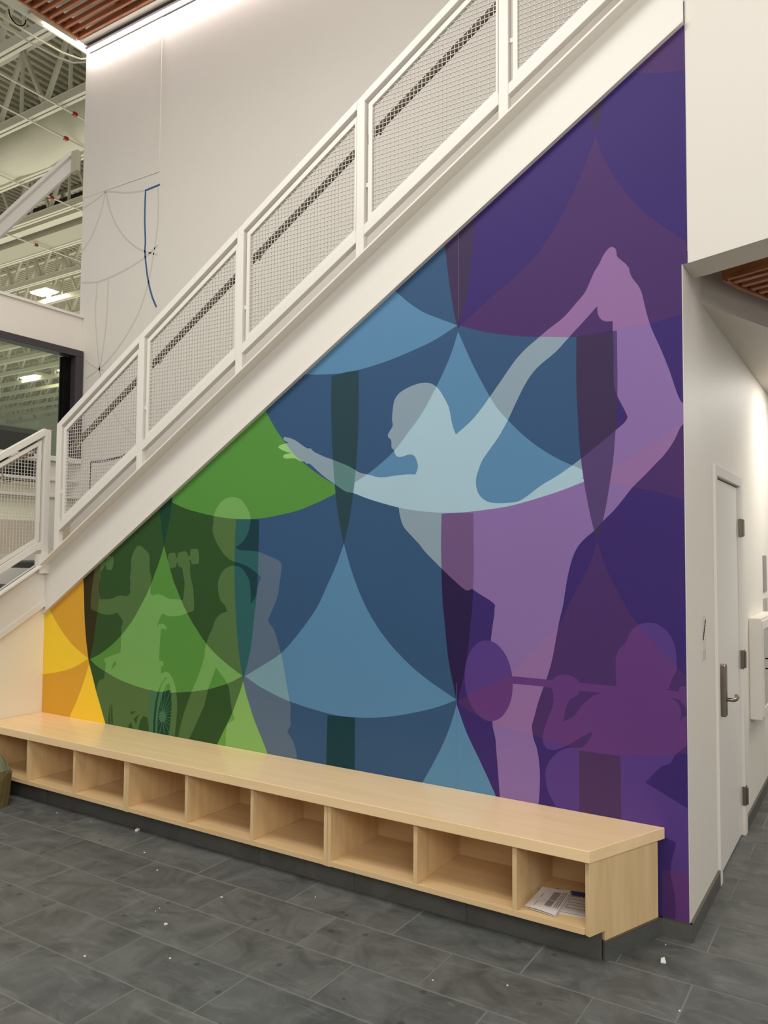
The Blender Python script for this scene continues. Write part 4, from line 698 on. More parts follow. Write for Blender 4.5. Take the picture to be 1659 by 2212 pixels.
# =================================================================== PAPER BAG at the left end of the bench
bag = empty('paper_bag', (-5.17, -0.63, 0)); tag(bag, 'crumpled olive brown paper bag leaning on the left bench end', 'bag')
BAGM = mat('kraft_paper', (122, 104, 68), 0.7, spec=0.2, noise=0.18, nscale=9, bump=0.8, bscale=9)
def bag_mesh(rings):
    vs = []; fs = []; n = 20; rnd = random.Random(3)
    for z, rx, ry, dx, dy in rings:
        for k in range(n):
            a = 2 * math.pi * k / n; c, s = math.cos(a), math.sin(a)
            e = 4.0; r = (abs(c) ** e + abs(s) ** e) ** (-1 / e)
            j = 1 + rnd.uniform(-0.035, 0.035)
            vs.append((dx + rx * r * c * j, dy + ry * r * s * j, z + rnd.uniform(-0.006, 0.006) * (z > 0.02)))
    m = len(rings)
    for i in range(m - 1):
        for k in range(n): fs.append((i * n + k, i * n + (k + 1) % n, (i + 1) * n + (k + 1) % n, (i + 1) * n + k))
    fs.append(tuple(range(n - 1, -1, -1)))
    fs.append(tuple(range((m - 1) * n, m * n)))
    return MB().add(vs, fs)
obj('bag_body', bag_mesh([(0.0, 0.225, 0.11, 0, 0), (0.10, 0.24, 0.115, 0.005, 0), (0.19, 0.255, 0.112, 0.01, 0), (0.235, 0.258, 0.105, 0.012, 0.0)]), BAGM, bag)
obj('bag_fold', bag_mesh([(0.225, 0.262, 0.108, 0.012, 0.0), (0.25, 0.255, 0.10, 0.010, 0.0), (0.30, 0.215, 0.075, 0.0, 0.01), (0.345, 0.175, 0.04, -0.01, 0.015)]),
    mat('kraft_paper_fold', (112, 112, 84), 0.7, spec=0.2, noise=0.15, nscale=9, bump=0.6, bscale=9), bag)

# =================================================================== PAPER SCRAPS on the floor
SCRAP = mat('torn_white_paper', (236, 232, 222), 0.6)
def scrap(x, y, pts, label=None, h=0.004):
    o = obj('paper_scrap', MB().prism([(a, b, 0.0006) for a, b in pts], (0, 0, h)), SCRAP, loc=(x, y, 0.0006))
    return tag(o, label or 'tiny white paper crumb on the slate floor', 'paper scrap', 'paper crumbs on the floor')
scrap(-0.812, -0.245, [(-0.004, 0.03), (0.012, -0.012), (-0.008, -0.02), (-0.014, 0.012)], 'largest torn white scrap on the floor near the angled bench end', 0.006)
scrap(-3.866, -0.407, [(-0.012, 0.012), (0.010, 0.016), (0.014, -0.004), (0.002, -0.014), (-0.004, 0.002)], 'curled white scrap on the floor by the toe kick', 0.012)
scrap(-2.795, -1.151, [(-0.006, 0.005), (0.007, 0.006), (0.006, -0.005), (-0.005, -0.006)], 'white crumb on the floor in front of the middle cabinet', 0.006)
scrap(-2.781, -0.808, [(-0.010, 0.0), (0.0, 0.008), (0.010, 0.001), (0.0, 0.004)], 'thin arched white shaving on the floor tiles', 0.004)
for x, y in ((-2.944, -1.053), (-2.936, -1.085), (-2.861, -1.532), (-1.286, -0.773), (-0.838, -0.095), (-0.678, -0.583), (-4.23, -0.367 - 0.09), (-4.55, -0.47), (-3.55, -0.62), (-3.3, -0.75), (-2.55, -1.35), (-2.40, -0.55), (-1.55, -0.90)):
    k = random.uniform(0.002, 0.0045)
    scrap(x, y, [(-k, k), (k, k * .7), (k * .8, -k), (-k * .9, -k * .8)], h=0.003)

# =================================================================== STAIRCASE
stair = empty('staircase', (X_LEFT, 0, 0)); tag(stair, 'white steel staircase rising to the right above the mural', 'staircase')
def sobj2(name, mb, m, bevel=0.0, par=None):
    r = par or stair
    mb.v = [(a - X_LEFT, b, c) for a, b, c in mb.v]
    return obj(name, mb, m, r, bevel)
XA, XB = -5.404, -0.735
def slope_bar(x0, x1, fz, y0, y1, h0, h1):
    """bar whose top follows fz(x)+h1 and bottom fz(x)+h0, between y0 and y1"""
    return MB().prism([(x0, y0, fz(x0) + h0), (x1, y0, fz(x1) + h0), (x1, y0, fz(x1) + h1), (x0, y0, fz(x0) + h1)], (0, y1 - y0, 0))
web = MB().prism([(XA, -0.014, stringer_bottom(XA)), (XB, -0.014, stringer_bottom(XB)), (XB, -0.014, stringer_top(XB)), (XA, -0.014, stringer_top(XA))], (0, 0.012, 0))
sobj2('stringer_web', web, STEEL_WHITE)
sobj2('stringer_top_flange', slope_bar(XA, XB, stringer_top, -0.092, -0.013, -0.013, 0.0), STEEL_WHITE)
sobj2('stringer_bottom_flange', slope_bar(XA, XB, stringer_bottom, -0.030, -0.013, 0.0, 0.014), STEEL_WHITE)
sobj2('stringer_end_plate', MB().box(-5.428, -5.362, -0.094, 0.02, 1.52, 1.665), STEEL_WHITE, 0.002)
# inner stringer against the upper wall
web2 = MB().prism([(XA, UY - 0.03, stringer_bottom(XA)), (XB, UY - 0.03, stringer_bottom(XB)), (XB, UY - 0.03, stringer_top(XB)), (XA, UY - 0.03, stringer_top(XA))], (0, 0.02, 0))
sobj2('inner_stringer', web2, STEEL_WHITE)
RUN, RISE = 0.2795, 0.1758
for k in range(16):
    x0 = -5.22 + RUN * k; z = stringer_top(x0 + RUN * 0.5) - 0.07
    sobj2('tread', MB().box(x0, x0 + RUN + 0.02, 0.115, UY - 0.03, z - 0.045, z), RUBBER)
    sobj2('riser', MB().box(x0, x0 + 0.006, 0.115, UY - 0.03, z - RISE, z - 0.045), STEEL_WHITE)
# quarter landing in the corner
LZ = 1.60
sobj2('landing_deck', MB().box(-6.74, X_LEFT + 0.2, 0.0, UY - 0.01, LZ - 0.06, LZ), RUBBER)
sobj2('landing_edge', MB().box(-6.74, -6.72, 0.0, UY, LZ - 0.3, LZ + 0.06), STEEL_WHITE)
# lower flight coming towards the hall along the return wall
def low_top(y): return 1.632 + 0.62 * y
def low_bot(y): return 1.280 + 0.62 * y
Y1 = -2.05
sobj2('lower_stringer_web', MB().prism([(X_LEFT + 0.002, 0.0, low_bot(0)), (X_LEFT + 0.002, Y1, low_bot(Y1)), (X_LEFT + 0.002, Y1, low_top(Y1)), (X_LEFT + 0.002, 0.0, low_top(0))], (0.012, 0, 0)), STEEL_WHITE)
sobj2('lower_stringer_flange', MB().prism([(X_LEFT - 0.03, 0.0, low_top(0) - 0.013), (X_LEFT - 0.03, Y1, low_top(Y1) - 0.013), (X_LEFT - 0.03, Y1, low_top(Y1)), (X_LEFT - 0.03, 0.0, low_top(0))], (0.10, 0, 0)), STEEL_WHITE)
sobj2('lower_stringer_foot', MB().prism([(X_LEFT + 0.013, 0.0, low_bot(0)), (X_LEFT + 0.013, Y1, low_bot(Y1)), (X_LEFT + 0.013, Y1, low_bot(Y1) + 0.05), (X_LEFT + 0.013, 0.0, low_bot(0) + 0.05)], (0.010, 0, 0)), STEEL_WHITE)
for k in range(8):
    y1 = 0.0 - RUN * k; z = LZ - RISE * (k + 1)
    if z < 0.1: break
    sobj2('tread', MB().box(-6.70, X_LEFT - 0.03, y1 - RUN - 0.02, y1, z - 0.045, z), RUBBER)
    sobj2('riser', MB().box(-6.70, X_LEFT - 0.03, y1 - 0.006, y1, z, z + RISE - 0.045), STEEL_WHITE)

# =================================================================== GUARDRAILS
PX = [-5.217, -4.325, -3.42, -2.502, -1.613, -0.765]
def g_top(x): return 4.029 + 0.6155 * (x + 3) - 0.004
def g_bot(x): return 3.151 + 0.6155 * (x + 3) + 0.035     # underside of the bottom rail
GY = -0.045
guard = empty('stair_guardrail', (PX[0], GY, 0)); tag(guard, 'white mesh guardrail along the main stair flight', 'guardrail')
def gobj(name, mb, m, bevel=0.0, par=None, base=(PX[0], GY, 0)):
    r = par or guard
    mb.v = [(a - base[0], b - base[1], c - base[2]) for a, b, c in mb.v]
    return obj(name, mb, m, r, bevel)
for i, x in enumerate(PX):
    gobj('post', MB().prism([(x - 0.027, GY - 0.02, stringer_top(x - 0.027)), (x + 0.027, GY - 0.02, stringer_top(x + 0.027)), (x + 0.027, GY - 0.02, g_top(x + 0.027)), (x - 0.027, GY - 0.02, g_top(x - 0.027))], (0, 0.04, 0)), STEEL_WHITE, 0.002)
    gobj('post_lug', MB().box(x + 0.029, x + 0.05, GY - 0.004, GY + 0.004, g_bot(x) + 0.30, g_bot(x) + 0.325), STEEL_WHITE)
MESHM = mat('white_wire_mesh', (200, 194, 184), 0.45, spec=0.4)  # white toned down to paint in the wires' backlit shade
def wire(mb, a, b, w=0.0034):
    mb.beam(a, b, w, w, (0, 1, 0) if abs(Vector(b) .z - Vector(a).z) > 0.5 * (Vector(b) - Vector(a)).length else (0, 0, 1))
PITCH_W = 0.0254
for i in range(len(PX) - 1):
    xa, xb = PX[i] + 0.0272, PX[i + 1] - 0.0272
    gobj('top_rail', slope_bar(xa, xb, g_top, GY - 0.022, GY + 0.022, -0.052, 0.0), STEEL_WHITE, 0.002)
    gobj('bottom_rail', slope_bar(xa, xb, g_bot, GY - 0.02, GY + 0.02, 0.0, 0.06), STEEL_WHITE, 0.002)
    # panel frame, set off from posts and top rail by a slit
    fx0, fx1 = xa + 0.022, xb - 0.006
    ft = lambda x: g_top(x) - 0.082
    fb = lambda x: g_bot(x) + 0.062
    fr = slope_bar(fx0, fx1, ft, GY - 0.012, GY + 0.012, -0.034, 0.0)
    fr2 = slope_bar(fx0, fx1, fb, GY - 0.012, GY + 0.012, 0.0, 0.03)
    fr.add(fr2.v, fr2.f)
    fr.box(fx0 + 0.0005, fx0 + 0.026, GY - 0.0115, GY + 0.0115, fb(fx0) + 0.002, ft(fx0) - 0.002)
    fr.box(fx1 - 0.012, fx1 - 0.0005, GY - 0.0115, GY + 0.0115, fb(fx1 - 0.012) + 0.012, ft(fx1 - 0.012) - 0.002)
    pf = gobj('panel_frame', fr, STEEL_WHITE)
    w = MB()
    x = fx0 + 0.026 + PITCH_W * 0.5
    while x < fx1 - 0.012:
        wire(w, (x, GY + 0.002, fb(x) + 0.01), (x, GY + 0.002, ft(x) - 0.02)); x += PITCH_W
    x0m, x1m = fx0 + 0.02, fx1 - 0.006
    z = math.ceil((fb(x0m) + 0.02) / PITCH_W) * PITCH_W
    while z < ft(x1m):
        sl = 0.6155
        # x where the wire enters/leaves the sloped opening
        xs = max(x0m, x0m + (z - (ft(x0m) - 0.03)) / sl); xe = min(x1m, x0m + (z - (fb(x0m) + 0.025)) / sl)
        if xe - xs > 0.01: wire(w, (xs, GY - 0.002, z), (xe, GY - 0.002, z))
        z += PITCH_W
    o = gobj('wire_mesh', w, MESHM, 0.0, pf); o['kind'] = 'stuff'; o['label'] = 'white woven wire infill'

# lower guardrail along the return wall
GX = X_LEFT + 0.0
lguard = empty('lower_guardrail', (GX, 0, 0)); tag(lguard, 'white mesh guardrail along the lower stair flight at left', 'guardrail')
LB = (GX, 0, 0)
def l_top(y): return 2.640 + 0.645 * min(y + 0.03, 0.0)
def l_bot(y): return 1.755 + 0.60 * min(y + 0.09, 0.0)
def ybar(y0, y1, f, x0, x1, h0, h1):
    return MB().prism([(x0, y0, f(y0) + h0), (x0, y1, f(y1) + h0), (x0, y1, f(y1) + h1), (x0, y0, f(y0) + h1)], (x1 - x0, 0, 0))
for y in (-0.026, -0.93, -1.83):
    gobj('post', MB().box(GX - 0.02, GX + 0.02, y - 0.026, y + 0.026, low_top(y), l_top(y - 0.026) - 0.005), STEEL_WHITE, 0.002, lguard, LB)
for ya, yb in ((-0.904, -0.052), (-1.804, -0.956)):
    gobj('top_rail', ybar(ya, yb, l_top, GX - 0.022, GX + 0.022, -0.055, 0.0), STEEL_WHITE, 0.002, lguard, LB)
    if yb > -0.1:
        gobj('bottom_rail', ybar(ya, -0.09, l_bot, GX - 0.02, GX + 0.02, -0.06, 0.0), STEEL_WHITE, 0.002, lguard, LB)
        gobj('bottom_rail', MB().box(GX - 0.02, GX + 0.02, -0.0905, yb, l_bot(0) - 0.06, l_bot(0)), STEEL_WHITE, 0.002, lguard, LB)
    else:
        gobj('bottom_rail', ybar(ya, yb, l_bot, GX - 0.02, GX + 0.02, -0.06, 0.0), STEEL_WHITE, 0.002, lguard, LB)
    ft = lambda y: l_top(y) - 0.078
    fb = lambda y: l_bot(y) + 0.012
    fr = ybar(ya + 0.02, yb - 0.022, ft, GX - 0.012, GX + 0.012, -0.03, 0.0)
    f2 = ybar(ya + 0.02, yb - 0.022, fb, GX - 0.012, GX + 0.012, 0.0, 0.03); fr.add(f2.v, f2.f)
    fr.box(GX - 0.0115, GX + 0.0115, yb - 0.05, yb - 0.0225, fb(yb) + 0.002, ft(yb - 0.05)); fr.box(GX - 0.0115, GX + 0.0115, ya + 0.0205, ya + 0.048, fb(ya) + 0.02, ft(ya))
    pf = gobj('panel_frame', fr, STEEL_WHITE, 0.0, lguard, LB)
    w = MB(); y = yb - 0.05
    while y > ya + 0.05:
        w.beam((GX + 0.002, y, fb(y) + 0.01), (GX + 0.002, y, ft(y) - 0.01), 0.0034, 0.0034, (1, 0, 0)); y -= PITCH_W
    z = fb(ya)
    while z < ft(yb):
        y0 = max(ya + 0.04, -0.03 + ((z - (2.640 - 0.115)) / 0.645) if z > 2.0 else -9)
        y0 = ya + 0.04; y1 = yb - 0.03
        # clip against the sloped top and bottom of the frame
        ys = [ya + 0.04 + (yb - ya - 0.07) * k / 40 for k in range(41)]
        ok = [q for q in ys if fb(q) + 0.015 < z < ft(q) - 0.015]
        if len(ok) > 1: w.beam((GX - 0.002, ok[0] - 0.01, z), (GX - 0.002, ok[-1] + 0.01, z), 0.0034, 0.0034)
        z += PITCH_W
    o = gobj('wire_mesh', w, MESHM, 0.0, pf, LB); o['kind'] = 'stuff'

# stainless handrails on the stair side of the guards
hr = empty('stair_handrail', (PX[0], 0.075, 0)); tag(hr, 'stainless round handrail behind the main stair mesh', 'handrail')
HB = (PX[0], 0.075, 0)
HYR = 0.075
def h_z(x): return 3.558 + 0.619 * (x + 3.5)
path = [(-5.33, HYR, h_z(-5.30) - 0.03), (-5.25, HYR, h_z(-5.25)), (-0.80, HYR, h_z(-0.80))]
gobj('rail_tube', MB().tube(path, 0.021, 14), STAINLESS, 0, hr, HB)
for x in PX[:-1]:
    xx = x + 0.075
    gobj('rail_bracket', MB().tube([(xx - 0.03, GY + 0.02, h_z(xx) - 0.075), (xx - 0.01, HYR - 0.03, h_z(xx) - 0.08), (xx, HYR, h_z(xx) - 0.02)], 0.008, 8), STAINLESS, 0, hr, HB)
lh = empty('lower_handrail', (GX - 0.12, 0, 0)); tag(lh, 'stainless handrail behind the lower stair mesh at left', 'handrail')
LHB = (GX - 0.12, 0, 0)
gobj('rail_tube', MB().tube([(GX - 0.12, -0.06, 2.44), (GX - 0.12, -0.11, 2.425), (GX - 0.12, -1.9, 1.30)], 0.021, 14), STAINLESS, 0, lh, LHB)
gobj('rail_bracket', MB().tube([(GX - 0.02, -0.30, 2.20), (GX - 0.09, -0.305, 2.20), (GX - 0.12, -0.31, 2.28)], 0.008, 8), STAINLESS, 0, lh, LHB)
gobj('rail_bracket', MB().tube([(GX - 0.02, -1.25, 1.61), (GX - 0.09, -1.25, 1.61), (GX - 0.12, -1.25, 1.69)], 0.008, 8), STAINLESS, 0, lh, LHB)

# =================================================================== UPPER LEFT: hall ceiling edge, lights
hc = struct('ceiling_hall', MB().box(-6.72, 3.0, 1.10, UY, 6.80, 6.86).box(-6.72, 3.0, -0.6, UY, 6.96, 7.0), WHITE_WALL, 'white edge of the hall ceiling along the upper wall')
sl = empty('slat_ceiling', (-6.70, 0, 6.80)); tag(sl, 'red brown timber slat ceiling at the upper left over the hall', 'ceiling panel')
SB = (-6.70, 0, 6.80)
for k in range(11):
    y = 1.085 - 0.085 * k
    gobj('slat', MB().box(-6.68, 2.5, y - 0.026, y, 6.80, 6.845), CEDAR, 0.001, sl, SB)
for k in range(15):
    x = -6.62 + 0.62 * k
    gobj('cross_batten', MB().box(x - 0.022, x + 0.022, 0.12, 1.08, 6.845, 6.89), CEDAR, 0, sl, SB)
gobj('edge_board', MB().box(-6.70, -6.68, 0.12, 1.085, 6.795, 6.90), CEDAR, 0, sl, SB)
ll = empty('wall_washer_light', (-6.76, UY - 0.06, 6.74)); tag(ll, 'bright linear wall washer light at the top of the upper wall', 'light')
WB = (-6.76, UY - 0.06, 6.74)
gobj('housing', MB().box(-6.73, 2.5, UY - 0.082, UY - 0.056, 6.770, 6.80), BLACK_FRAME, 0, ll, WB)
gobj('diffuser', MB().box(-6.73, 2.5, UY - 0.055, UY - 0.02, 6.765, 6.795), LED_GLOW, 0, ll, WB)
gobj('trim_edge', MB().box(-6.73, 2.5, UY - 0.018, UY - 0.010, 6.755, 6.80), BLACK_FRAME, 0, ll, WB)
area('wall_washer_beam', (-4.5, UY - 0.05, 6.75), (-4.5, UY + 0.12, 5.6), 4.5, 0.04, 22, (1.0, 0.93, 0.93))
# spot lamp at the ceiling corner
sl2 = empty('corner_spot_lamp', (-6.76, 1.14, 6.80)); tag(sl2, 'small round spot lamp at the corner of the slat ceiling', 'lamp')
obj('lamp_can', MB().tube([(0, 0, 0.02), (0, 0, 0.10)], 0.038, 14), STEEL_WHITE, sl2)
obj('lamp_lens', MB().tube([(0, 0, 0.004), (0, 0, 0.0195)], 0.034, 14), LAMP_GLOW, sl2)
# edge beam with a tube lamp underneath
eb = empty('edge_beam', (-6.95, 0, 6.95)); tag(eb, 'pale steel edge beam above the upper wall corner', 'beam')
EB = (-6.95, 0, 6.95)
gobj('beam_web', MB().box(-6.965, -6.935, -3, 4, 6.97, 7.24), GYM_STEEL, 0, eb, EB)
gobj('beam_flange', MB().box(-7.05, -6.86, -3, 4, 6.955, 6.97), GYM_STEEL, 0, eb, EB)
gobj('beam_flange', MB().box(-7.05, -6.86, -3, 4, 7.24, 7.255), GYM_STEEL, 0, eb, EB)
tl = empty('tube_lamp', (-6.95, 0.85, 6.93)); tag(tl, 'lit linear tube lamp under the pale edge beam', 'lamp')
TB = (-6.95, 0.85, 6.93)
gobj('lamp_body', MB().box(-6.975, -6.925, 0.70, 2.3, 6.93, 6.954), GYM_STEEL, 0, tl, TB)
gobj('lamp_tube', MB().tube([(-6.95, 0.86, 6.914), (-6.95, 2.2, 6.914)], 0.014, 10), LAMP_GLOW, 0, tl, TB)
# conduits turning down beside it
for k, (x, nm) in enumerate(((-7.22, 'upper'), (-7.34, 'lower'))):
    o = obj('conduit', MB().tube([(x, -1.2, 6.93), (x, 1.0, 6.93), (x + 0.02, 1.25, 6.93), (x + 0.09, 1.42, 6.93), (x + 0.25, 1.50, 6.93), (x + 0.6, 1.52, 6.93)], 0.010, 8), GYM_STEEL, smooth=True)
    tag(o, 'thin cream electrical conduit bending beside the tube lamp, %s of two' % nm, 'conduit', 'conduits by the tube lamp')
o = obj('cable_loop', MB().tube([(-7.02 + 0.0, 0.62 + 0.09 * math.cos(a * 0.35), 6.90 - 0.10 * math.sin(a * 0.35)) for a in range(0, 10)], 0.006, 6), BLACK)
tag(o, 'thin black cable loop hanging from the edge beam', 'cable')

# diagonal stringer of the upper flight
us = empty('upper_stringer', (-6.98, 1.30, 5.7)); tag(us, 'sloping white steel stringer crossing in front of the roof trusses', 'beam')
UD = Vector((0.963, 0.255, 0.655)); UNV = Vector((0.255, -0.967, 0)).normalized()
B0 = Vector((-6.93, 1.225, 5.66))
def ust(name, off0, off1, n0, n1, m):
    a = B0 - UD * 4.2; b = B0
    pts = [a + Vector((0, 0, off0)), b + Vector((0, 0, off0)), b + Vector((0, 0, off1)), a + Vector((0, 0, off1))]
    mb = MB().prism([p + UNV * n0 for p in pts], UNV * (n1 - n0)); return gobj(name, mb, m, 0, us, (-6.98, 1.30, 5.7))
ust('web', -0.10, 0.105, 0.0, 0.012, STEEL_WHITE)
ust('top_flange', 0.055, 0.105, 0.012, 0.05, STEEL_WHITE)
ust('bottom_flange', -0.10, -0.09, 0.012, 0.03, STEEL_WHITE)
gobj('end_plate', MB().prism([B0 + UNV * 0.04 + Vector((0, 0, -0.13)), B0 + UNV * 0.04 + Vector((0.075, 0.02, -0.10)), B0 + UNV * 0.04 + Vector((0.075, 0.02, 0.11)), B0 + UNV * 0.04 + Vector((0, 0, 0.10))], UNV * -0.05), GYM_DUCT_GREY, 0, us, (-6.98, 1.30, 5.7))

# =================================================================== WINDOW WALL to the sports hall
WX = -6.75
struct('wall_window', MB().box(WX - 0.12, WX, -3.0, UY - 0.001, 3.62, 4.02).box(WX - 0.12, WX, UY - 0.03, UY - 0.001, 1.6, 3.62), WHITE_WALL, 'white spandrel wall over the dark framed window')
obj('wall_cap', MB().box(WX - 0.15, WX + 0.02, -3.0, UY - 0.001, 4.02, 4.045), WHITE_WALL, bpy.data.objects['wall_window'])
w1 = empty('window_1', (WX, 0, 2.56)); tag(w1, 'large interior window with a dark frame looking into the sports hall', None, None, 'structure')
WB1 = (WX, 0, 2.56)
def wob(name, x0, x1, y0, y1, z0, z1, m): return gobj(name, MB().box(x0, x1, y0, y1, z0, z1), m, 0.003, w1, WB1)
wob('frame_head', WX - 0.08, WX + 0.045, -3.0, 1.235, 3.612, 3.678, BLACK_FRAME)
wob('frame_jamb', WX - 0.08, WX + 0.045, 1.15, 1.235, 2.60, 3.611, BLACK_FRAME)
wob('inner_jamb', WX - 0.11, WX - 0.03, 1.075, 1.149, 2.60, 3.605, BLACK)
wob('frame_sill', WX - 0.08, WX + 0.05, -3.0, 1.235, 2.55, 2.598, STEEL_WHITE)
GLASS = bpy.data.materials.new('clear_window_glass'); GLASS.use_nodes = True
nt = GLASS.node_tree; nt.nodes.remove(nt.nodes['Principled BSDF'])
tr = nt.nodes.new('ShaderNodeBsdfTransparent'); tr.inputs[0].default_value = (0.88, 0.93, 0.88, 1)
gl = nt.nodes.new('ShaderNodeBsdfGlossy'); gl.inputs['Roughness'].default_value = 0.03
fr_ = nt.nodes.new('ShaderNodeFresnel'); fr_.inputs[0].default_value = 1.45
mx_ = nt.nodes.new('ShaderNodeMixShader')
nt.links.new(fr_.outputs[0], mx_.inputs[0]); nt.links.new(tr.outputs[0], mx_.inputs[1]); nt.links.new(gl.outputs[0], mx_.inputs[2])
nt.links.new(mx_.outputs[0], nt.nodes['Material Output'].inputs[0])
wob('pane', WX - 0.065, WX - 0.060, -3.0, 1.14, 2.60, 3.61, GLASS)
# lower glazed strips below the sill
wob('lower_rail', WX - 0.06, WX + 0.02, -3.0, 1.235, 2.36, 2.385, STEEL_WHITE)
wob('lower_rail', WX - 0.06, WX + 0.02, -3.0, 1.235, 2.20, 2.225, STEEL_WHITE)
wob('lower_mullion', WX - 0.06, WX, 0.93, 1.0, 1.62, 2.55, STEEL_WHITE)
wob('lower_mullion', WX - 0.06, WX, 0.30, 0.34, 1.62, 2.55, STEEL_WHITE)
wob('lower_panel', WX - 0.09, WX - 0.07, -3.0, 1.235, 1.60, 1.97, mat('beige_panel', (206, 192, 170), 0.6))
wob('lower_panel', WX - 0.09, WX - 0.07, -3.0, 1.235, 1.972, 2.20, mat('lit_yellow_panel', (250, 246, 216), 0.6))  # bright colour paints in the yellowish light on this band
wob('lower_panel', WX - 0.30, WX - 0.28, -3.0, 1.235, 2.225, 2.36, WARM_WALL)

# =================================================================== SPORTS HALL beyond
GZ = 9.70
roof = struct('roof_deck', MB(), GYM_DECK, 'ribbed metal roof deck of the sports hall') if False else None
rd = MB()
pitch, x = 0.20, -48.0
prof = []
while x < -4.0:
    prof += [(x, 11.12), (x + 0.085, 11.12), (x + 0.11, 11.21), (x + 0.175, 11.21)]; x += pitch
n = len(prof)
rd.add([(a, 1.6, z) for a, z in prof] + [(a, 30.0, z) for a, z in prof], [(i, i + 1, n + i + 1, n + i) for i in range(n - 1)])
tag(obj('roof_deck', rd, GYM_DECK), 'ribbed metal roof deck of the sports hall', None, None, 'structure')
struct('wall_sports_hall_end', MB().box(-47.5, -47.15, 2, 28.3, 0, 11.1), mat('pale_green_white_wall', (226, 232, 214), 0.6), 'pale far end wall of the sports hall')
struct('wall_sports_hall_back', MB().box(-47.15, -20, 28.0, 28.3, 0, 11.1), MATS['pale_green_white_wall'], 'pale back wall of the sports hall')
hw = empty('sports_hall_window', (-47.15, 25.2, 7.9)); tag(hw, 'far dark window high in the sports hall end wall', 'window')
obj('pane', MB().box(0.02, 0.10, -8, 2.4, -3, 1.35), mat('dark_far_glass', (40, 40, 42), 0.3), hw)
obj('frame_head', MB().box(0.0, 0.2, -8, 2.55, 1.35, 1.62), mat('mid_grey_frame', (104, 102, 100), 0.5), hw)
obj('frame_jamb', MB().box(0.0, 0.2, 2.4, 2.55, -3, 1.35), MATS['mid_grey_frame'], hw)
lp = empty('pole_lamp', (-30.0, 14.6, 0)); tag(lp, 'thin vertical pale pole rising inside the sports hall', 'pole')

# roof trusses along X
WEB_D = MB().beam((0, 0, 0.08), (0.72, 0, 1.34), 0.07, 0.07, (0, 1, 0)).mesh('web_member'); WEB_D.materials.append(GYM_STEEL)
WEB_U = MB().beam((0.72, 0, 1.34), (1.44, 0, 0.08), 0.07, 0.07, (0, 1, 0)).mesh('web_member'); WEB_U.materials.append(GYM_STEEL)
WEB_V = MB().beam((0.72, 0, 0.08), (0.72, 0, 1.34), 0.05, 0.05, (0, 1, 0)).mesh('web_post'); WEB_V.materials.append(GYM_STEEL)
ORD = ['nearest', 'second', 'third', 'fourth', 'fifth', 'sixth', 'seventh', 'eighth', 'ninth', 'tenth', 'eleventh', 'twelfth', 'thirteenth', 'fourteenth', 'fifteenth', 'sixteenth', 'seventeenth', 'eighteenth']
for k in range(17):
    y = 3.38 + 1.385 * k
    xr = -1.22 * (y + 3.74) + 0.5; xl = max(-46.9, -1.80 * (y + 3.74) - 3.5)
    t = empty('roof_truss', (xl, y, GZ)); tag(t, 'cream steel roof truss of the sports hall, %s from the hall' % ORD[k], 'truss', 'roof trusses of the sports hall')
    L = xr - xl
    for dy in (-0.075, 0.015):
        obj('bottom_chord', MB().box(0, L, dy, dy + 0.06, -0.07, 0.07), GYM_STEEL, t)
    obj('bottom_chord_plate', MB().box(0, L, -0.085, 0.085, 0.07, 0.082), GYM_STEEL, t)
    obj('top_chord', MB().box(0, L, -0.05, 0.05, 1.34, 1.42), GYM_STEEL, t)
    nb = int(L / 1.44)
    if k < 8:
        for b in range(nb):
            for me in (WEB_D, WEB_U, WEB_V): obj(me.name, me, None, t, loc=(1.44 * b + 0.3 * (k % 3), 0, 0))
    else:
        w = MB()
        for b in range(nb):
            w.beam((1.44 * b, 0, 0.08), (1.44 * b + 0.72, 0, 1.34), 0.07, 0.07, (0, 1, 0)); w.beam((1.44 * b + 0.72, 0, 1.34), (1.44 * b + 1.44, 0, 0.08), 0.07, 0.07, (0, 1, 0))
        o = obj('web_members', w, GYM_STEEL, t); o['kind'] = 'stuff'
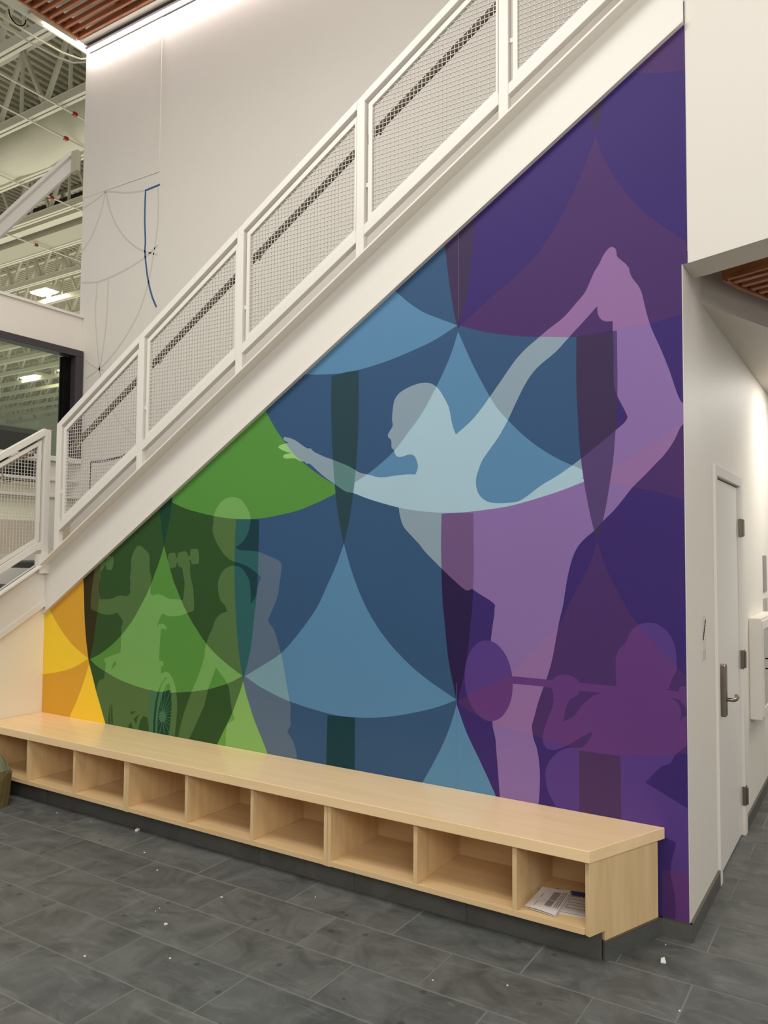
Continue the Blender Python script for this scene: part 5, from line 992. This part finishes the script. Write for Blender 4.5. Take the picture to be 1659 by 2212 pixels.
# ducts between the trusses
du = MB(); seg = 26
dz, dyc, rr = 10.12, 5.88, 0.48
vs = []; fs = []
xs = [-32 + 0.5 * i for i in range(53)]
for i, xx in enumerate(xs):
    for q in range(seg):
        a = 2 * math.pi * q / seg; r = rr * (1 + 0.05 * math.sin(i * 2.1 + q * .5) + 0.04 * math.sin(i * 0.9 + q))
        vs.append((xx, dyc + r * math.cos(a) * 1.02, dz + r * math.sin(a)))
for i in range(len(xs) - 1):
    for q in range(seg): fs.append((i * seg + q, i * seg + (q + 1) % seg, (i + 1) * seg + (q + 1) % seg, (i + 1) * seg + q))
du.add(vs, fs)
tag(obj('fabric_duct', du, GYM_DUCT, smooth=True), 'wrinkled pale round air duct between the roof trusses', 'duct')
db = empty('box_duct', (-30, 8.2, 9.7)); tag(db, 'grey rectangular duct with a dark gap above it under the roof', 'duct')
obj('duct_body', MB().box(0, 20, 0.05, 0.65, -0.05, 0.55), GYM_DUCT_GREY, db)
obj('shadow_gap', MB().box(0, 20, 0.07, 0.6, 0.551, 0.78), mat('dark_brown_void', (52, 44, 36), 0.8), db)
obj('duct_body', MB().box(0, 20, -0.28, -0.06, 0.05, 0.32), GYM_STEEL, db)
# sway rods crossing between chords
for k, x in enumerate((-12.22, -13.10, -15.6, -18.4)):
    rod = empty('sway_rod', (x, 0, GZ - 0.12)); tag(rod, 'thin cream rod with a red clamp hung across the roof trusses, %s from the hall' % ORD[k], 'rod', 'rods under the roof trusses')
    obj('rod', MB().tube([(0, 2.2, 0), (0, 12.0, 0)], 0.018, 6), GYM_STEEL, rod)
    yy = (5.007, 5.46, 6.9, 8.4)[k]
    obj('clamp', MB().box(-0.03, 0.03, yy - 0.04, yy + 0.04, -0.03, 0.03), mat('red_clamp', (150, 40, 32), 0.5), rod)
# high-bay lamps
HBM = mat('high_bay_panel', (255, 255, 255), 0.5, emit=(255, 246, 214), estr=40)
for k, (xx, yy, lab) in enumerate(((-22.3, 11.3, 'glowing high bay lamp hanging above the white spandrel wall'), (-33.9, 18.7, 'glowing high bay lamp seen left through the dark framed window'), (-31.0, 18.65, 'glowing high bay lamp seen beside the window jamb'))):
    h = empty('high_bay_lamp', (xx, yy, 9.85)); tag(h, lab, 'lamp', 'high bay lamps of the sports hall')
    s = 0.42 if k == 0 else 0.62
    obj('lamp_housing', MB().box(-s, s, -s * .6, s * .6, 0.0, 0.16), GYM_STEEL, h)
    obj('lamp_panel', MB().box(-s * .92, s * .92, -s * .5, s * .5, -0.04, -0.001), HBM, h)
    obj('hanger', MB().tube([(0, 0, 0.16), (0, 0, 1.3)], 0.015, 6), GYM_STEEL, h)
obj('pole_shaft', MB().tube([(0, 0, 0), (0, 0, 8.3)], 0.06, 8), GYM_STEEL, lp)
